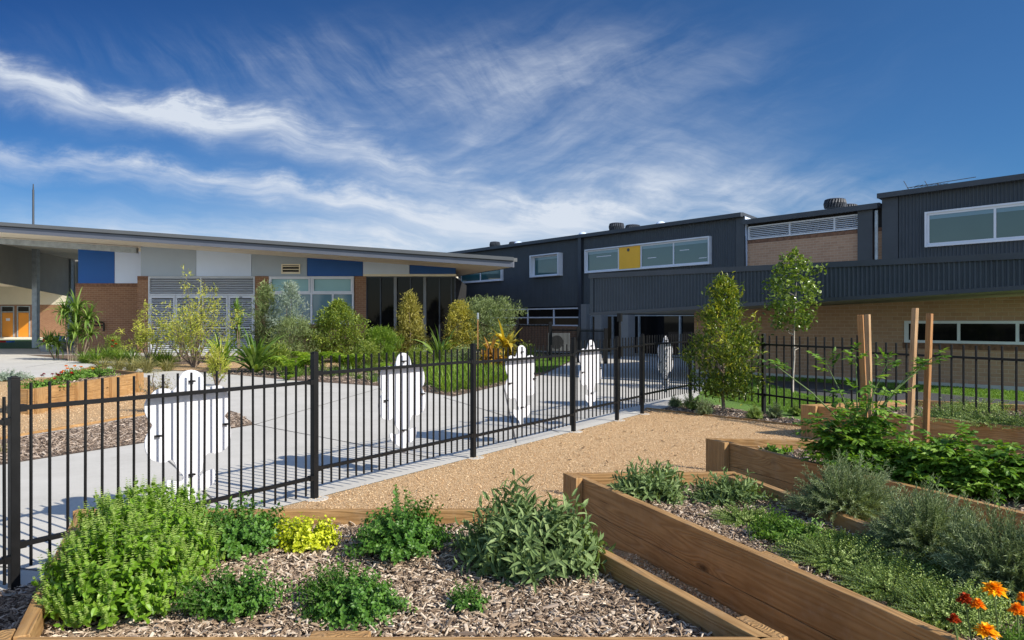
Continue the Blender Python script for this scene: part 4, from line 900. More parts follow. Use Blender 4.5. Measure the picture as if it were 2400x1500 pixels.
# projecting parapet band with raked underside
A = at(1384, 640, 19.0); B = at(2560, 608, 12.4); dP = (B - A); lenP = Vector((dP.x, dP.y)).length; angP = math.atan2(dP.y, dP.x)
par = bpy.data.objects.new('parapet', None); 
pz1 = 2.68
inv = lambda p: ((p - U0).dot(RD), (p - U0).dot(RN))
def corr_world(name, A, B, zb0, zb1, z1, off=0, pitch=.085, amp=.021):
    d = Vector((B.x - A.x, B.y - A.y, 0)); Ln = d.length; d.normalize(); nn = Vector((-d.y, d.x, 0))
    n = int(Ln / pitch * 6); s = np.linspace(0, Ln, n + 1); y = amp * np.sin(s / pitch * 2 * np.pi) + off
    def W(s_, y_, z_):
        p = Vector((A.x, A.y, 0)) + d * s_ + nn * y_; a, b = inv(p); return (a, b, z_)
    V = [W(a, b, zb0 + (zb1 - zb0) * a / Ln) for a, b in zip(s, y)] + [W(a, b, z1) for a, b in zip(s, y)]
    m = MB(); m.add(V, [(i, i + 1, n + 2 + i, n + 1 + i) for i in range(n)]); o = m.build(name, M['dark_metal'], rb_, smooth=True)
    def bar(nm, s0, s1, y0, y1, za0, za1, zc0, zc1, mat):
        MB().hexa([W(s0, y0, za0), W(s1, y0, za1), W(s1, y1, za1), W(s0, y1, za0)], [W(s0, y0, zc0), W(s1, y0, zc1), W(s1, y1, zc1), W(s0, y1, zc0)]).build(nm, mat, rb_)
    bar('capping', -.03, Ln, -.05, .25, z1 - .12, z1 - .12, z1, z1, M['dark_trim'])
    bar('edge_trim', -.02, Ln, -.025, .05, zb0 - .03, zb1 - .03, zb0 + .05, zb1 + .05, M['dark_trim'])
    bar('parapet_back', 0, Ln, .05, .2, zb0, zb1, z1 - .125, z1 - .125, M['dark_trim'])
    # end return and deck behind
    q0 = W(0, .0, 0); 
    e0 = (q0[0], q0[1]); e1 = (q0[0], .0)
    MB().hexa([(e0[0] - .02, e0[1], zb0), (e0[0] + .1, e0[1], zb0), (e0[0] + .1, -.02, zb0), (e0[0] - .02, -.02, zb0)], [(e0[0] - .02, e0[1], z1 - .01), (e0[0] + .1, e0[1], z1 - .01), (e0[0] + .1, -.02, z1 - .01), (e0[0] - .02, -.02, z1 - .01)]).build('parapet_return', M['dark_metal'], rb_)
    qb = W(Ln, 0, 0)
    MB().hexa([(e0[0] + .1, e0[1] + .3, zb0 + .03), (qb[0], qb[1] + .3, zb1 + .03), (qb[0], -.02, zb1 + .03), (e0[0] + .1, -.02, zb0 + .03)], [(e0[0] + .1, e0[1] + .3, zb0 + .13), (qb[0], qb[1] + .3, zb1 + .13), (qb[0], -.02, zb1 + .13), (e0[0] + .1, -.02, zb0 + .13)]).build('canopy_soffit', M['bulk'], rb_)
zb0 = Z_(737, 19.0)
corr_world('parapet_cladding', A, B, zb0, Z_(677, 13.2) + .05, pz1)
# lower brick wall
LA = Vector((X_(1627, 20.4), 20.4, 0)); LB = Vector((X_(2560, 14.2), 14.2, 0))
def lowbox(name, mat, s0, s1, y0, y1, z0, z1, par=rb_, z1b=None):
    d = (LB - LA).normalized(); nn = Vector((-d.y, d.x, 0))
    def W(s_, y_, z_): a, b = inv(LA + d * s_ + nn * y_); return (a, b, z_)
    z1b = z1 if z1b is None else z1b
    return MB().hexa([W(s0, y0, z0), W(s1, y0, z0), W(s1, y1, z0), W(s0, y1, z0)], [W(s0, y0, z1), W(s1, y0, z1b), W(s1, y1, z1b), W(s0, y1, z1)]).build(name, mat, par)
lw = (LB - LA).length
def lp(px):                                            # position along the lower wall under a reference column
    d = (LB - LA).normalized(); k = (px - 1200) / F; return (k * LA.y - LA.x) / (d.x - k * d.y)
lowbox('brick_wall', M['brick_tan'], 0, lw, 0, .3, 0, 1.7, z1b=2.0)
lowbox('footing', M['concrete'], -.01, lw, -.06, 0, 0, .09)
wz1, wz0 = 1.45, Z_(803, LA.y + (LB - LA).normalized().y * lp(2140))
wl = lowbox('window', M['alu_white'], lp(2120), lp(2520), -.03, -.002, wz0, wz1)
ps = [2131, 2246, 2252, 2381, 2389, 2510]
for a, b in ((2131, 2244), (2252, 2381), (2390, 2510)): lowbox('pane', M['glass_dark'], lp(a), lp(b), -.036, -.031, wz0 + .06, wz1 - .06, wl)
lowbox('sill', M['soldier'], lp(2116), lp(2525), -.02, -.001, wz0 - .13, wz0 - .002, wl)
# roof ventilators
def vent(px, base, top, w, mat, nm, label, off=1.0):
    Y = uY(px) + off; x = X_(px, Y); zb = Z_(base, Y) - .3; zt_ = Z_(top, Y); r = w / 2 * Y / F
    t = thing(nm, label, 'roof vent', (x, Y, 0), group='rooftop ventilators')
    if nm == 'turbine_vent':
        m = MB().tube([(0, 0, zb), (0, 0, zb + .35)], r * .7, 16); m.build('neck', M['dark_trim'], t)
        m = MB(); 
        for i in range(22):
            a = i * 2 * math.pi / 22; m.tube([(r * .95 * math.cos(a), r * .95 * math.sin(a), zt_ - .32), (r * 1.02 * math.cos(a + .1), r * 1.02 * math.sin(a + .1), zt_ - .18), (r * .9 * math.cos(a + .2), r * .9 * math.sin(a + .2), zt_ - .05)], r * .09, 4)
        m.tube([(0, 0, zt_ - .36), (0, 0, zt_ - .04)], r * .86, 18)
        m.build('vane_drum', M['dark_trim'], t); MB().tube([(0, 0, zt_ - .05), (0, 0, zt_ - .02), (0, 0, zt_)], [r, r * .8, r * .4], 18).build('cap', M['fascia'], t)
    else:
        MB().tube([(0, 0, zb), (0, 0, zt_ - .1), (0, 0, zt_ - .04), (0, 0, zt_)], [r, r, r * .75, r * .3], 18).build('dome', M['light_panel'], t)
vent(1160, 578, 566, 24, 0, 'turbine_vent', 'small dark roof ventilator, leftmost on the school roof')
vent(1203, 574, 566, 20, 0, 'turbine_vent', 'low dark ventilator just right of the leftmost one')
vent(1445, 541, 522, 34, 0, 'turbine_vent', 'taller dark ventilator above the yellow panel window')
vent(1483, 537, 526, 34, 0, 'turbine_vent', 'low dark ventilator beside the taller one above the yellow panel')
vent(1957, 490, 465, 46, 0, 'turbine_vent', 'large dark ventilator above the louvre band', .8)
vent(1988, 487, 478, 40, 0, 'turbine_vent', 'low dark ventilator just right of the large one', 1.6)
vent(1366, 552, 544, 20, 0, 'dome_vent', 'pale dome vent above the downpipe'); vent(1549, 529, 519, 24, 0, 'dome_vent', 'pale dome vent above the wide upper window'); vent(1215, 574, 566, 22, 0, 'dome_vent', 'pale dome vent at the far left of the school roof')
an = thing('tv_antenna', 'thin tv antenna lying low over the right roof edge', 'antenna', at(2190, 433, 22.4))
m = MB(); m.tube([(-.85, 0, -.1), (.9, -.6, .12)], .014, 4)
for i in range(9): x = -.6 + i * .11; m.tube([(x, -.25, -.07 + .1 * (x + .85) * .7), (x, .25, -.07 + .1 * (x + .85) * .7)], .008, 4)
for dx in (-.85, -.2): m.tube([(dx, 0, -.05), (dx - .1, 0, .12)], .01, 4); m.tube([(dx, 0, -.05), (dx + .08, 0, -.2)], .01, 4)
m.tube([(0, -.2, 0), (0, -.2, -.6)], .02, 5); m.build('boom', M['dark_trim'], an)
# rear fence and air conditioner
bf = thing('rear_fence', 'tall dark picket fence in front of the far brick wall', 'fence', (0, 0, 0))
pp = [at(1213, 830, 27.0), at(1290, 830, 26.0), at(1356, 830, 25.2), at(1420, 830, 24.5)]
for i, p in enumerate(pp): MB().box(p.x - .06, p.x + .06, p.y - .06, p.y + .06, 0, (1.55, 1.42, 1.25, 1.2)[i]).build('post', M['black'], bf)
for i in range(3):
    a, b = pp[i], pp[i + 1]; d = Vector((b.x - a.x, b.y - a.y, 0)); o = bpy.data.objects.new('x', None)
    m = MB(); n = 22; zr = (1.28, 1.12, 1.1)[i]
    for k in range(n):
        q = a + (b - a) * (k + .5) / n; m.box(q.x - .009, q.x + .009, q.y - .009, q.y + .009, .1, zr + .08)
    for z in (zr, .3): m.hexa([(a.x, a.y - .02, z - .02), (b.x, b.y - .02, z - .02), (b.x, b.y + .02, z - .02), (a.x, a.y + .02, z - .02)], [(a.x, a.y - .02, z + .02), (b.x, b.y - .02, z + .02), (b.x, b.y + .02, z + .02), (a.x, a.y + .02, z + .02)])
    m.build('picket_panel', M['black'], bf)
ac = thing('air_conditioner', 'grey outdoor air conditioner unit behind the rear fence', 'air conditioner', at(1310, 822, 29.5))
MB().box(-.45, .45, -.2, .2, 0, .72).build('casing', plain('ac_grey', (.14, .145, .145)), ac); MB().tube([(-.1, -.215, .36), (-.1, -.2, .36)], .27, 20).build('fan_grille', M['void'], ac)
#PLANTS

# ------------------------------------------------------------------ plants
def rng(s): return np.random.default_rng(s)
def plant(name, label, cat, loc, group=None): return thing(name, label, cat, tuple(loc), 0, group)
def mound(name, label, cat, px, py, z, w, top, mat, L_, W_, ns, nodes, seed, tmpl=LEAF, ryk=.9, stemr=.0016, part='foliage', extra=None, spike=None, group=None, **k):
    """a leafy herb: base at reference pixel (px,py) on height z, width w px, top edge at row `top`"""
    grow = 1.18 if .2 < z else 1.05
    p = on(px, py, z); p.z = z + (gz(p.x, p.y) if z < .05 else 0); rx = w / 2 * p.y / F * grow
    ht = (Z_(top, p.y + rx * .25) - z) * (1.03 if .2 < z else 1)
    t = plant(name, label, cat, p, group); R = rng(seed); mb = MB(); st = MB(); sp = MB() if spike else None
    domes = [(0, 0, rx, rx * ryk, ht)] + (extra or [])
    for (dx, dy, a, b, h) in domes:
        stems_leaves(mb, R, (dx, dy, 0), a, b, h, ns, L_, W_, nodes, tmpl, stem=st, sr=stemr, spike=(sp,) + spike if spike else None, **k)
    mb.build(part, mat, t); st.build('stems', M['stem'], t)
    if sp: sp.build('flower_spikes', L['bud'], t)
    return t
zs = T0 - .09
mound('basil_bush', 'big bright green flowering basil bush at the left end of the foreground planter', 'herb', 275, 1425, zs, 300, 1215, L['basil'], .048, .027, 300, 10, 11,
      extra=[(-.20, .62, .33, .34, .345), (-.05, .3, .33, .34, .36)], spike=(.9, .06, 7), rag=.13, t0=.25, maxphi=84, base=.35)
mound('oregano_plant', 'dark green leafy herb right of the flowering basil, behind the front row', 'herb', 555, 1288, zs, 245, 1172, L['oregano'], .028, .020, 320, 9, 12, rag=.35)
mound('golden_oregano', 'small bright yellow golden oregano cushion', 'herb', 716, 1285, zs, 140, 1205, L['gold'], .023, .020, 230, 7, 13, rag=.2)
mound('oregano_plant', 'dark green herb with upright sprigs between golden oregano and sage', 'herb', 942, 1296, zs, 240, 1160, L['oregano'], .029, .019, 320, 10, 14, rag=.4)
mound('oregano_plant', 'loose spreading green herb in front of the dark one beside basil', 'herb', 545, 1440, zs, 210, 1310, L['oregano'], .023, .017, 280, 8, 15, rag=.45)
mound('oregano_plant', 'low mid green herb mat in the middle front of the foreground planter', 'herb', 820, 1430, zs, 255, 1318, L['oregano'], .022, .016, 400, 8, 16, rag=.4, maxphi=88)
mound('oregano_plant', 'smallest green herb seedling alone in the mulch at right front', 'herb', 1098, 1425, zs, 115, 1362, L['oregano'], .017, .012, 90, 6, 17, rag=.4, maxphi=88)
mound('sage_bush', 'large grey green sage bush with long leaves in the foreground planter', 'herb', 1238, 1325, zs, 318, 1160, L['sage'], .090, .026, 280, 7, 18, up=.75, rag=.35, t0=.35, maxphi=86)
zt1 = T0 - .08
mound('sage_bush', 'sage bush at the far left corner of the marigold planter', 'herb', 1520, 1168, zt1, 185, 1086, L['sage'], .072, .021, 120, 6, 19, up=.9, rag=.3, maxphi=85)
mound('sage_bush', 'smaller sage plant at the back right of the marigold planter', 'herb', 1715, 1178, zt1, 155, 1108, L['sage'], .060, .019, 90, 6, 20, up=.9, rag=.3, maxphi=86)
th = [(1745, 1225, 130, 1178), (1960, 1325, 215, 1250), (2085, 1390, 215, 1305), (2215, 1458, 215, 1350), (2110, 1350, 220, 1285)]
th += [(1985, 1290, 170, 1240), (2240, 1420, 220, 1350)]
tl = ['leftmost thyme tuft beside the sage corner', 'thyme clump behind the front board, second from left', 'wide pale thyme clump in the middle of the marigold planter', 'near thyme clump just left of the marigolds', 'thyme clump with thin upright sprigs below the lavender', 'darker thyme clump right of the bright mint', 'thyme clump behind the marigolds under the nearest lavender']
for i, (px, py, w, tp) in enumerate(th):
    mound('thyme_plant', tl[i], 'herb', px, py, zt1, w, tp, L['thyme'], .0125, .009, 560 if i else 240, 11, 30 + i, tmpl=TINY, rag=.4, maxphi=86, group='thyme in the right foreground planter', ryk=1.1)
mound('mint_plant', 'bright green mint patch between thyme clumps', 'herb', 1850, 1268, zt1, 190, 1200, L['tomato'], .026, .014, 200, 8, 36, rag=.35, maxphi=86)
mound('lavender_bush', 'grey lavender bush at left behind the thyme', 'herb', 1985, 1215, zt1, 245, 1072, L['lavender'], .036, .0055, 480, 20, 40, tmpl=TINY, up=1.3, rag=.3, t0=.3, maxphi=80, group='lavender row in the right planter')
mound('lavender_bush', 'middle grey lavender bush of the row', 'herb', 2175, 1310, zt1, 285, 1138, L['lavender'], .036, .0055, 500, 20, 41, tmpl=TINY, up=1.3, rag=.3, t0=.3, maxphi=80, group='lavender row in the right planter')
mound('lavender_bush', 'lavender bush nearest the right edge of the photo', 'herb', 2365, 1400, zt1, 255, 1178, L['lavender'], .036, .0055, 460, 20, 42, tmpl=TINY, up=1.3, rag=.3, t0=.3, maxphi=80, group='lavender row in the right planter')
# marigolds
mp = on(2385, 1640, zt1); mg = mound('marigold_plant', 'marigold plant with dark leaves and orange and rust flowers in the bottom right corner', 'flower', 2440, 1580, zt1, 240, 1450, L['tomato'], .03, .011, 200, 9, 50, rag=.3)
def flower(parent, px, py, wpx, Y, mat, seed, rings=5, lab='flower_head', tilt=.25):
    R = rng(seed); c = at(px, py, Y) - Vector(parent.location); r = wpx / 2 * Y / F * .9; mb = MB()
    for k in range(rings):
        n = 22 - 3 * k; a = np.arange(n) * 2 * np.pi / n + R.uniform(0, 1) + R.normal(size=n) * .1; el = .05 + .22 * k
        D = unit(np.stack([np.cos(a) * np.cos(el), np.sin(a) * np.cos(el) - tilt * .2, np.full(n, np.sin(el))], 1) + R.normal(size=(n, 3)) * .13)
        mb.inst(*LEAF, np.tile([c.x, c.y, c.z + .004 * k], (n, 1)), D, np.tile([0, -.1, 1.], (n, 1)), r * (1 - .14 * k) * R.uniform(.72, 1.08, n), r * .42 * R.uniform(.7, 1.2, n), R.uniform(.1, 1, n))
    o = mb.build(lab, mat, parent); MB().tube([(c.x, c.y, c.z), (c.x * .9, c.y * .9, max(0, c.z - .15))], .003, 4).build('flower_stalk', M['stem'], parent); return o
for i, (px, py, w, Y, mt) in enumerate([(2330, 1386, 74, 2.32, 'marigold_yellow'), (2312, 1484, 70, 2.2, 'marigold_yellow'), (2292, 1420, 46, 2.4, 'marigold_orange'), (2262, 1408, 48, 2.42, 'marigold_rust'),
                                        (2236, 1455, 38, 2.3, 'marigold_rust'), (2385, 1434, 56, 2.3, 'marigold_orange'), (2398, 1405, 40, 2.4, 'marigold_orange')]):
    flower(mg, px, py, w, Y, M[mt], 60 + i)
# tomatoes: long stems with compound leaves
def compound(mb, R, p, d, ln, n=9, L_=.06, W_=.034):
    p = np.array(p); d = unit(np.array(d, float)); s = unit(np.cross(d, [0, 0, 1.0])); 
    k = np.arange(n); side = np.where(k % 2 == 0, 1, -1); t = .3 + .7 * k / (n - 1)
    P = p + d * (t * ln)[:, None] + np.array([0, 0, -1]) * (t ** 2 * ln * .25)[:, None]
    D = unit(s * side[:, None] * .9 + d * .6 + R.normal(size=(n, 3)) * .2 + np.array([0, 0, -.2])); D[-1] = unit(d + np.array([0, 0, -.3]))
    mb.inst(*LEAF, P, D, unit(np.array([0, 0, 1.0]) + R.normal(size=(n, 3)) * .3), L_ * R.uniform(.6, 1.15, n), W_ * R.uniform(.7, 1.1, n), np.clip(R.normal(.5, .2) + R.normal(size=n) * .1, 0, 1))
def tomato(label, px, py, w, top, nst, seed, sprigs=(), per=8):
    z = zt1; p = on(px, py, z); t = plant('tomato_plant', label, 'vegetable', p, 'tomato plants in the middle right planter'); R = rng(seed); mb = MB(); st = MB(); rx = w / 2 * p.y / F; h = Z_(top, p.y) - z
    for i in range(nst):
        a = R.uniform(0, 2 * np.pi); ph = np.radians(82) * np.sqrt(R.uniform()); r = R.uniform(.55, 1.05)
        e = np.array([np.cos(a) * np.sin(ph) * rx * r, np.sin(a) * np.sin(ph) * rx * .8 * r, max(.05, np.cos(ph) * h * r)]); m_ = e * .5 + np.array([0, 0, .15 * h]); s0 = e * np.array([.12, .12, 0])
        for q in np.linspace(.3, 1, per):
            c = (1 - q) ** 2 * s0 + 2 * q * (1 - q) * m_ + q * q * e; b = R.uniform(0, 2 * np.pi)
            compound(mb, R, c, (np.cos(b), np.sin(b), R.uniform(-.1, .7)), R.uniform(.08, .16))
        st.tube([s0, m_, e], [.005, .004, .002], 4)
    for (sx, sy, dy) in sprigs:
        e = np.array(at(sx, sy, p.y + dy)) - np.array(p); m_ = e * np.array([.55, .5, .75]); st.tube([np.array([0, 0, h * .4]), m_, e], [.007, .005, .003], 5)
        for q in np.linspace(.35, 1, 7):
            c = (1 - q) * m_ + q * e if q > .5 else m_ * (q / .5); b = R.uniform(0, 2 * np.pi)
            dd = unit(e - m_) * .8 + np.array([np.cos(b), np.sin(b), .1]) * .6
            compound(mb, R, c, dd, R.uniform(.10, .17), L_=.055, W_=.03)
    mb.build('foliage', L['tomato'], t); st.build('stems', M['stem'], t); return t
tomato('tallest tomato plant with stems spreading sideways around the first pair of stakes', 2010, 1120, 260, 885, 74, 71 - 1, [(1812, 852, 0), (1935, 850, .1), (2185, 838, .0), (2150, 858, .1), (2005, 835, .1), (2080, 850, 0)])
tomato('bushy tomato plant below the second pair of stakes', 2170, 1140, 280, 965, 70, 71)
tomato('low tomato plant at right behind the lavender', 2300, 1160, 265, 1035, 60, 72)
tomato('tomato plant cut by the right edge of the photo', 2420, 1170, 250, 1025, 56, 73)
mound('strawberry_plant', 'small light green seedling at the left end of the tomato planter', 'herb', 1818, 1062, zt1, 60, 1044, L['tomato'], .05, .035, 14, 4, 74, stemr=.002)
for i, (px, py, w, tp) in enumerate(((2225, 990, 170, 938), (2330, 1005, 190, 945), (2440, 1015, 190, 948), (2290, 962, 160, 930))):
    mound('herb_mat', ('grey green herb mat in the farthest planter, just right of the tall stakes', 'grey green herb mat in the middle of the farthest planter', 'grey green herb mat at the right photo edge of the farthest planter', 'herb mat at the rear board of the farthest planter')[i], 'herb', px, py, zt1, w, tp, L['thyme'], .022, .014, 300, 8, 80 + i, tmpl=TINY, rag=.4, group='herb mats in the farthest planter')
def stake(label, xt, yt, xb, yb, Y, mat, w=.038, rot=.5):
    a = at(xb, yb, Y); b = at(xt, yt, Y); d = b - a; t = thing('garden_stake', label, 'stake', a); 
    o = MB().box(0, d.length, -w / 2, w / 2, -w * .3, w * .3).build('stake', mat, None); bevel(o, .002)
    o.location = a; q = d.normalized().to_track_quat('X', 'Z'); from mathutils import Quaternion
    o.rotation_mode = 'QUATERNION'; o.rotation_quaternion = Quaternion(d.normalized(), rot) @ q
    bpy.data.objects.remove(t); o.name = 'garden_stake'; return tag(o, label, 'stake', 'tomato stakes')
stake('reddish garden stake leaning at the left of the first pair', 2016, 738, 2036, 1170, 5.6, M['stake'], .042, .9)
stake('pale edged garden stake just right of the reddish one', 2033, 737, 2046, 1170, 5.7, M['stake_pale'], .040, .4)
stake('tallest garden stake, left of the second pair', 2145, 722, 2130, 1060, 6.1, M['stake_pale'], .050, .2)
stake('garden stake at the far right of the second pair', 2179, 735, 2166, 1130, 5.5, M['stake'], .044, .3)
# shrubs of the mulch border
sl_ = ['small round grey shrub at the foot of the corner post', 'small round grey shrub left of the leafy tree', 'small grey shrub right of the leafy tree', 'small dark shrub between the leafy tree and the far planter', 'small shrub touching the corner of the far planter', 'tiny grey shrub by the concrete edge beside the gate']
for i, (px, py, w, tp) in enumerate(((1622, 962, 44, 920), (1651, 975, 44, 928), (1768, 985, 42, 945), (1815, 982, 42, 940), (1866, 975, 34, 945), (1584, 955, 36, 928))):
    mound('border_shrub', sl_[i], 'shrub', px, py, 0, w, tp, L['lavender'] if i % 2 else L['thyme'], .045, .010, 110, 9, 90 + i, tmpl=TINY, up=1.0, rag=.3, group='small shrubs in the mulch border')
# ---- trees
def prof(*p): xs = [a for a, b in p]; ys = [b for a, b in p]; return lambda t: float(np.interp(t, xs, ys))
def tree(name, label, p, top, zb, rf, ncl, per, L_, W_, mat, bark, r0, seed, tmpl=LEAF, clump=.1, nl=14, spread=.4, cat='tree', up=.3, group=None, trunk_top=.96, hollow=.35, off=(0, 0), multi=1):
    t = plant(name, label, cat, p, group); R = rng(seed); mb = MB(); tk = MB(); H = top
    crown(mb, R, (off[0], off[1], 0), rf, zb, H, ncl, per, L_, W_, tmpl, clump, up, hollow=hollow)
    for i in range(multi):
        ex = off[0] + (R.normal() * spread * .7 if multi > 1 else 0); ey = off[1] + (R.normal() * spread * .7 if multi > 1 else 0)
        limbs(tk, R, (0, 0, -.05), (ex, ey, H * trunk_top * (R.uniform(.7, 1) if multi > 1 else 1)), r0, nl, spread)
    mb.build('crown', mat, t); tk.build('trunk', bark, t, smooth=True); return t
YL = 11.3; tree('laurel_tree', 'bushy young evergreen tree with yellowish tips standing at the black fence', (X_(1697, YL), YL, 0), Z_(662, YL), .28,
     prof((0, .30), (.12, .40), (.3, .50), (.5, .52), (.62, .44), (.75, .27), (.9, .2), (1, .05)), 400, 16, .084, .030, L['laurel'], M['bark'], .030, 101, clump=.12, spread=.35, nl=18, up=.5)
YP = 14.5; tree('pear_tree', 'slender young tree with round crown and pale thin trunk beyond the fence', (X_(1857, YP), YP, 0), Z_(598, YP), Z_(772, YP),
     prof((0, .28), (.15, .46), (.4, .54), (.6, .46), (.75, .38), (.88, .28), (1, .1)), 210, 10, .078, .062, L['pear'], M['pale_bark'], .022, 102, clump=.12, spread=.3, nl=12, off=(.02, 0))
def gp(px, py): p = on(px, py, 0); return (p.x, p.y, 0), p.y
# yellow green multi-stem wattle
def wattle(label, px, py, top, wpx, ns, seed, mat='wattle', bark='bark', L_=.11, W_=.026, per=25, droop=.3):
    p, Y = gp(px, py); t = plant('wattle_shrub', label, 'shrub', p); R = rng(seed); mb = MB(); tk = MB(); H = Z_(top, Y); rx = wpx / 2 * Y / F
    for i in range(ns):
        a = R.uniform(0, 2 * np.pi); q = R.uniform(.1, 1); r = R.uniform(.6, 1.05)
        e = np.array([np.cos(a) * q * rx, np.sin(a) * q * rx * .7, H * r * (1 - .35 * q * q)]); m_ = np.array([e[0] * .45, e[1] * .45, e[2] * .38])
        tk.tube([(0, 0, 0), m_ * .6, m_, (m_ + e) / 2 + R.normal(size=3) * .05, e], [.032, .022, .015, .009, .003], 5)
        for s in np.linspace(.15, 1, 6):
            c = m_ + (e - m_) * s + R.normal(size=3) * .12 * rx
            D = unit(R.normal(size=(per, 3)) + unit(e - m_) * .8 + np.array([0, 0, -droop]))
            mb.inst(*TINY, c + R.normal(size=(per, 3)) * .07 * max(rx, .5), D, R.normal(size=(per, 3)), L_ * R.uniform(.6, 1.2, per), W_, np.clip(R.normal(.35 + .35 * s, .2, per), 0, 1))
            tk.tube([m_ + (e - m_) * s, c], [.006, .003], 3)
    mb.build('foliage', L[mat], t); tk.build('branches', M[bark], t, smooth=True); return t
wattle('open yellow green wattle with pale forked stems in front of the louvred doors', 455, 862, 655, 200, 22, 110)
wattle('smaller yellow wattle left of the forked one beside the brick pier', 352, 858, 705, 110, 12, 111, per=22)
wattle('dark green feathery shrub just behind the forked wattle', 425, 848, 725, 110, 12, 112, mat='greygreen')
wattle('thin twiggy shrub beside the right end of the left planter', 368, 968, 872, 80, 9, 113, mat='drygrass', L_=.05, W_=.008, per=12)
wattle('narrow yellow green upright shrub right of the nearest cut-out board', 508, 905, 800, 52, 14, 114, mat='wattle', L_=.09, W_=.012, per=22, droop=-.6)
def shrub(label, px, py, top, zb, wpx, prf, ncl, per, L_, W_, mat, seed, name='garden_shrub', tmpl=LEAF, up=.3, hollow=.3, clump=.16, multi=3):
    p, Y = gp(px, py); rx = wpx / 2 * Y / F
    return tree(name, label, p, Z_(top, Y), zb, lambda t: prf(t) * rx, ncl, per, L_, W_, L[mat], M['bark'], .03, seed, tmpl=tmpl, clump=clump, nl=5, spread=rx * .5, cat='shrub', up=up, hollow=hollow, multi=multi, trunk_top=.85)
egg = prof((0, .55), (.2, .9), (.45, 1), (.7, .8), (.88, .5), (1, .12))
cone = prof((0, .75), (.15, 1), (.4, .95), (.55, .6), (.75, .5), (.9, .3), (1, .06))
dome = prof((0, .8), (.3, 1), (.6, .95), (.85, .7), (1, .3))
shrub('olive grey upright shrub against the brick pier between louvres and window', 622, 846, 668, .3, 60, egg, 300, 14, .16, .025, 'greygreen', 120, up=.6)
shrub('silvery open shrub in front of the left half of the window', 680, 848, 668, .9, 86, prof((0, .9), (.4, 1), (.7, .6), (.9, .3), (1, .08)), 170, 15, .16, .020, 'silver', 121, up=.5)
shrub('dense grey green shrub below the window', 690, 852, 748, .1, 120, dome, 420, 14, .12, .022, 'greygreen', 122)
shrub('large rounded green shrub in front of the right window half', 795, 850, 712, .15, 140, prof((0, .7), (.25, 1), (.5, .98), (.7, .8), (.85, .5), (.93, .3), (1, .08)), 620, 16, .11, .045, 'bush', 123)
shrub('tall yellow green shrub in front of the dark glazing', 960, 846, 694, .25, 92, cone, 430, 15, .12, .030, 'yellowbush', 124)
shrub('golden yellow shrub at the right end of the left building', 1076, 848, 712, .35, 76, prof((0, .6), (.25, .9), (.6, 1), (.85, .7), (1, .25)), 330, 15, .12, .030, 'golden', 125)
shrub('wide grey green shrub at the end of the garden before the school building', 1148, 846, 702, .2, 130, prof((0, .75), (.3, .9), (.7, 1), (.9, .85), (1, .5)), 620, 15, .12, .022, 'greygreen', 126)
shrub('lime green fluffy shrub below the dark glazing', 893, 850, 775, .02, 84, dome, 420, 16, .13, .012, 'lomandra', 127, tmpl=TINY, up=1.2)
shrub('low mid green shrub among the ferns', 860, 868, 808, .02, 60, dome, 200, 14, .10, .02, 'bush', 128)
shrub('low dark green shrub behind the flax clump', 650, 868, 815, .02, 60, dome, 180, 14, .10, .03, 'bush', 129)
shrub('low pale shrub in front of the golden one', 1085, 872, 820, .02, 70, dome, 220, 14, .10, .02, 'greygreen', 130)
shrub('low shrub right of the copper cordyline', 1235, 868, 815, .02, 50, dome, 160, 14, .08, .02, 'bush', 131)
shrub('low green shrub at the foot of the yellow green shrub', 975, 872, 825, .02, 70, dome, 200, 14, .10, .02, 'bush', 132)
shrub('small leafy shrub with red blooms near the handrail', 267, 846, 790, .1, 36, dome, 110, 12, .09, .03, 'bush', 133, name='flowering_shrub')
fsx = [o for o in COL.objects if o.get('label') == 'small leafy shrub with red blooms near the handrail'][0]
for i, (px, py) in enumerate(((264, 798), (263, 812), (272, 806))): flower(fsx, px, py, 9, fsx.location.y - .35, M['flower_red'], 140 + i, rings=3)
def straps(name, label, cat, px, py, top, n, W_, mat, seed, spread=.9, arch=.9, lk=1.15, base=.05, heads=None, group=None):
    p, Y = gp(px, py); t = plant(name, label, cat, p, group); R = rng(seed); H = Z_(top, Y); mb = MB(); tk = None
    if heads is None: blades(mb, R, (0, 0, 0), n, H * lk, W_, spread, arch, base=base)
    else:
        tk = MB()
        for (hx, hy, nb, ln) in heads:
            e = np.array([(hx - px) * Y / F, R.normal() * .2, Z_(hy, Y) - .0]); tk.tube([(e[0] * .6, 0, 0), e * np.array([.9, .7, .55]), e], [.024, .02, .016], 6)
            blades(mb, R, e, nb, ln, W_, 1.6, 1.9, base=.02, minel=-.9)
            blades(mb, R, e + np.array([0, 0, .05]), nb // 3, ln, W_, .6, .5, base=.02)
    mb.build('leaves', L[mat], t)
    if tk: tk.build('canes', M['bark'], t, smooth=True)
    return t
straps('cane_plant', 'tall cane plant with drooping strap leaves beside the recessed brick wall', 'plant', 172, 846, 700, 0, .065, 'strap', 150, heads=[(153, 742, 46, .75), (180, 735, 60, .85), (206, 752, 44, .7), (168, 765, 44, .8), (184, 785, 40, .7), (205, 790, 36, .6), (160, 795, 36, .7)])
straps('cane_plant', 'short cane plant with drooping leaves at the left end of the garden', 'plant', 128, 843, 780, 0, .06, 'strap', 151, heads=[(128, 808, 60, .6), (142, 815, 40, .6)])
straps('cane_plant', 'slim cane plant in front of the right louvred door', 'plant', 560, 852, 715, 0, .05, 'strap', 152, heads=[(560, 735, 24, .6), (563, 765, 26, .5), (557, 795, 24, .6)])
straps('flax_clump', 'large flax clump with broad upright leaves right of the wattle', 'plant', 598, 874, 782, 90, .085, 'strap', 153, 1.1, 1.0)
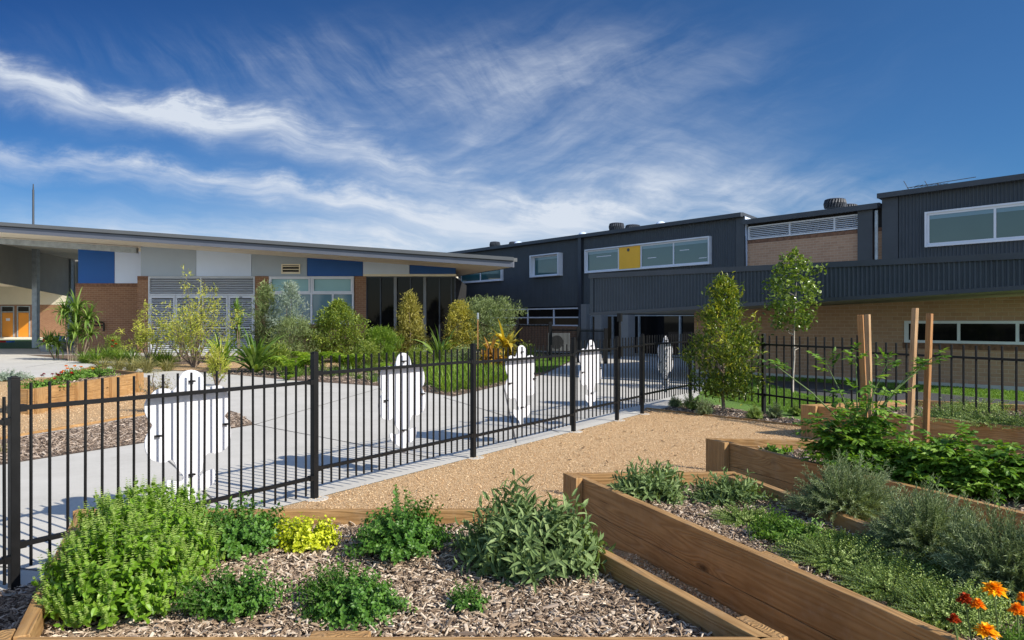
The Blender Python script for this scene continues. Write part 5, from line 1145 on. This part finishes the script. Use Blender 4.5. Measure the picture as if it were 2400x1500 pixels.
straps('flax_clump', 'yellowish flax clump between wattle and the large flax', 'plant', 520, 866, 790, 70, .06, 'lomandra', 154, .8, .8)
straps('flax_clump', 'arching flax clump between the yellow green and golden shrubs', 'plant', 1032, 858, 770, 80, .06, 'strap', 155, 1.2, 1.2)
straps('cordyline', 'bright yellow cordyline with broad upright leaves behind the fence', 'plant', 1187, 872, 760, 0, .13, 'cordyline', 156, heads=[(1187, 828, 26, .75), (1192, 842, 20, .6), (1183, 812, 14, .7)])
straps('cordyline', 'copper red cordyline left of the bright yellow one', 'plant', 1152, 876, 800, 0, .10, 'cordyred', 157, heads=[(1150, 838, 26, .55), (1162, 850, 22, .5), (1140, 854, 18, .45)])
def fern(label, px, py, wpx, seed, hk=1.0):
    p, Y = gp(px, py); t = plant('fern', label, 'fern', p, 'ferns along the garden'); R = rng(seed); mb = MB(); rx = wpx / 2 * Y / F
    for i in range(16):
        a = R.uniform(0, 2 * np.pi); ln = rx * R.uniform(.8, 1.25); n = 34; s = np.linspace(.08, 1, n)
        hd = np.array([np.cos(a), np.sin(a), 0]); P = hd * (s * ln)[:, None] + np.array([0, 0, 1.0]) * (hk * ln * (1.5 * s - 1.0 * s ** 2.2))[:, None]
        side = np.array([-np.sin(a), np.cos(a), 0])
        for sg in (1, -1):
            D = unit(side * sg + hd * .35 + np.array([0, 0, -.1]) + R.normal(size=(n, 3)) * .12)
            mb.inst(*TINY, P, D, unit(np.array([0, 0, 1.]) + R.normal(size=(n, 3)) * .25), ln * .34 * np.sin(np.pi * (s * .85 + .12)) * R.uniform(.8, 1.1, n), ln * .06, np.clip(R.normal(.6, .2, n), 0, 1))
    mb.build('fronds', L['fern'], t)
fern('bright fern right of the large flax clump', 690, 880, 120, 160, 1.1); fern('lime fern below the large rounded shrub', 735, 866, 100, 161, 1.2)
fern('lime fern left of the fluffy lime shrub', 815, 872, 100, 162, 1.2); fern('small fern low in front of the ferns near the fence post', 672, 892, 40, 163, .9); fern('fern right of the fluffy lime shrub', 925, 880, 70, 164, 1.1)
gl = [(198, 851, 818, 'strap'), (225, 852, 812, 'lomandra'), (252, 850, 812, 'strap'), (284, 851, 815, 'lomandra'), (312, 852, 812, 'strap'), (240, 866, 838, 'drygrass'), (276, 869, 838, 'drygrass'), (308, 871, 838, 'drygrass'), (345, 874, 832, 'drygrass'), (372, 858, 815, 'lomandra'),
      (395, 856, 818, 'lomandra'), (330, 862, 835, 'greygreen'), (392, 870, 842, 'drygrass')]
gd = ['green tuft', 'bright tuft', 'green tuft', 'bright tuft', 'green tuft', 'dry tuft', 'dry tuft', 'dry tuft', 'tallest dry tuft', 'bright tuft', 'bright tuft', 'grey tuft', 'dry tuft']
gw = ['at the foot of the tall cane plant', 'right of the tall cane plant', 'under the handrail', 'right of the red blooms', 'at the left side of the brick pier', 'at the left end of the front row', 'second from the left in the front row', 'third from the left in the front row', 'behind the right end of the left planter', 'left of the forked wattle', 'just under the forked wattle', 'below the brick pier', 'in the front row before the forked wattle']
for i, (px, py, tp, mt) in enumerate(gl): straps('grass_tuft', gd[i] + ' of grass ' + gw[i], 'grass tuft', px, py, tp, 170, .018, mt, 170 + i, 1.0, 1.1, lk=1.2, base=.12, group='grass tufts in the left garden')
straps('grass_tuft', 'yellow dry grass tuft in the mulch strip beside the near post', 'grass tuft', 10, 1062, 1035, 60, .006, 'drygrass', 190, 1.2, 1.0, base=.1)
mound('ground_herb', 'low grey green plant at the left photo edge beyond the gravel', 'plant', 18, 893, 0, 110, 866, L['silver'], .09, .025, 120, 6, 191, up=.8, rag=.35)
# lime grass cover at the tip of the garden
def cover(name, poly, n, ln, W_, mat, seed, label, spread=1.0):
    R = rng(seed); P = np.array(poly); lo = P.min(0); hi = P.max(0); x = R.uniform(lo[0], hi[0], n * 4); y = R.uniform(lo[1], hi[1], n * 4); k = inside(poly, x, y); x = x[k][:n]; y = y[k][:n]; mb = MB()
    for a, b in zip(x, y): blades(mb, R, (a, b, gz(a, b)), 34, ln * R.uniform(.7, 1.2), W_, spread, 1.1, segs=3, base=.10)
    o = mb.build(name, mat); return tag(o, label, None, kind='stuff')
cover('lime_grass', [g2(1000, 912), g2(1062, 926), g2(1118, 913), g2(1195, 894), g2(1245, 872), g2(1180, 862), g2(1010, 868)], 260, .42, .014, L['lomandra'], 200, 'lime green tufted grass cover at the tip of the garden')
cover('low_groundcover', [g2(560, 873), g2(700, 885), g2(990, 906), g2(1000, 868), g2(860, 862), g2(640, 868)], 70, .30, .014, L['strap'], 201, 'scattered green ground cover along the garden mulch')
def lawn_blades(name, poly, n, ln, seed, label):
    R = rng(seed); P = np.array(poly); lo = P.min(0); hi = P.max(0); x = R.uniform(lo[0], hi[0], n * 3); y = R.uniform(lo[1], hi[1], n * 3); k = inside(poly, x, y); x = x[k][:n]; y = y[k][:n]; m = len(x); mb = MB()
    D = unit(np.stack([R.normal(size=m) * .6, R.normal(size=m) * .6, np.ones(m)], 1)); mb.inst(*TINY, np.stack([x, y, np.zeros(m)], 1), D, R.normal(size=(m, 3)), ln * R.uniform(.5, 1.3, m), .012, R.uniform(.1, 1, m))
    return tag(mb.build(name, L['grassblade']), label, None, kind='stuff')
e3 = PC + D2 * 5
lawn_blades('lawn_grass', [g2(1640, 925), g2(1675, 885), g2(1765, 893), g2(1880, 925), g2(2090, 952), g2(2420, 975), (e3.x, e3.y)], 60000, .05, 202, 'mown green lawn between the black fence and the dark path')
lawn_blades('lawn_grass', [g2(1645, 870), g2(2560, 930), g2(2560, 955), g2(2080, 911), g2(1900, 894), g2(1680, 884)], 30000, .05, 203, 'shaded lawn strip along the school wall')
lawn_blades('lawn_grass', lawn, 16000, .05, 204, 'small lawn patch behind the third cut-out board')
# flowers of the left planter
def lbed(label, px, py, w, top, seed, fl_):
    t = mound('flower_plant', label, 'flower', px, py, zt1, w, top, L['tomato'], .05, .032, 110, 7, seed, rag=.35)
    for i, (fx_, fy_, mt) in enumerate(fl_): flower(t, fx_, fy_, 11, t.location.y - .05, M[mt], seed * 10 + i, rings=3)
lbed('leafy flower plant with dark red blooms in the near end of the left planter', 100, 912, 105, 885, 210, [(103, 877, 'flower_pink'), (123, 877, 'flower_pink'), (134, 878, 'flower_pink'), (143, 873, 'flower_red'), (128, 888, 'flower_red'), (98, 880, 'flower_pink'), (138, 880, 'flower_pink')])
lbed('leafy flower plant with red and orange blooms in the middle of the left planter', 160, 892, 50, 872, 211, [(158, 864, 'marigold_orange'), (168, 874, 'flower_red'), (155, 858, 'marigold_orange'), (148, 870, 'marigold_orange')])
lbed('leafy flower plant with orange and yellow blooms at the far end of the left planter', 212, 884, 100, 856, 212, [(175, 858, 'marigold_orange'), (168, 865, 'flower_yellow'), (217, 864, 'flower_yellow'), (196, 868, 'drygrass') if False else (190, 860, 'marigold_orange')])
st_ = thing('tree_stake', 'single thin brown stake in front of the wide grey green shrub', 'stake', gp(1120, 866)[0]); Yk = gp(1120, 866)[1]
MB().tube([(0, 0, 0), (0, 0, Z_(735, Yk))], .02, 4).build('pole', M['stake'], st_); MB().tube([(0, 0, Z_(748, Yk)), (0, 0, Z_(733, Yk))], .03, 6).build('cap', M['galv'], st_)

# wilted bits in the herbs and footings of the fence posts
ft = MB()
for px, zt, zb in postpx[1:]:
    p = fpt(px) - nrm * .045; ang = [i * 2 * math.pi / 14 for i in range(14)]; zg = gz(p.x, p.y)
    o = MB().prism([(.10 * math.cos(a) * (1 + .12 * math.sin(3 * a)), .075 * math.sin(a)) for a in ang], -.02, .014).build('footing', M['concrete'], fl)
    q = p - P0; c_, s_ = FD.x, FD.y
    o.location = (q.x * c_ + q.y * s_, -q.x * s_ + q.y * c_, zg)
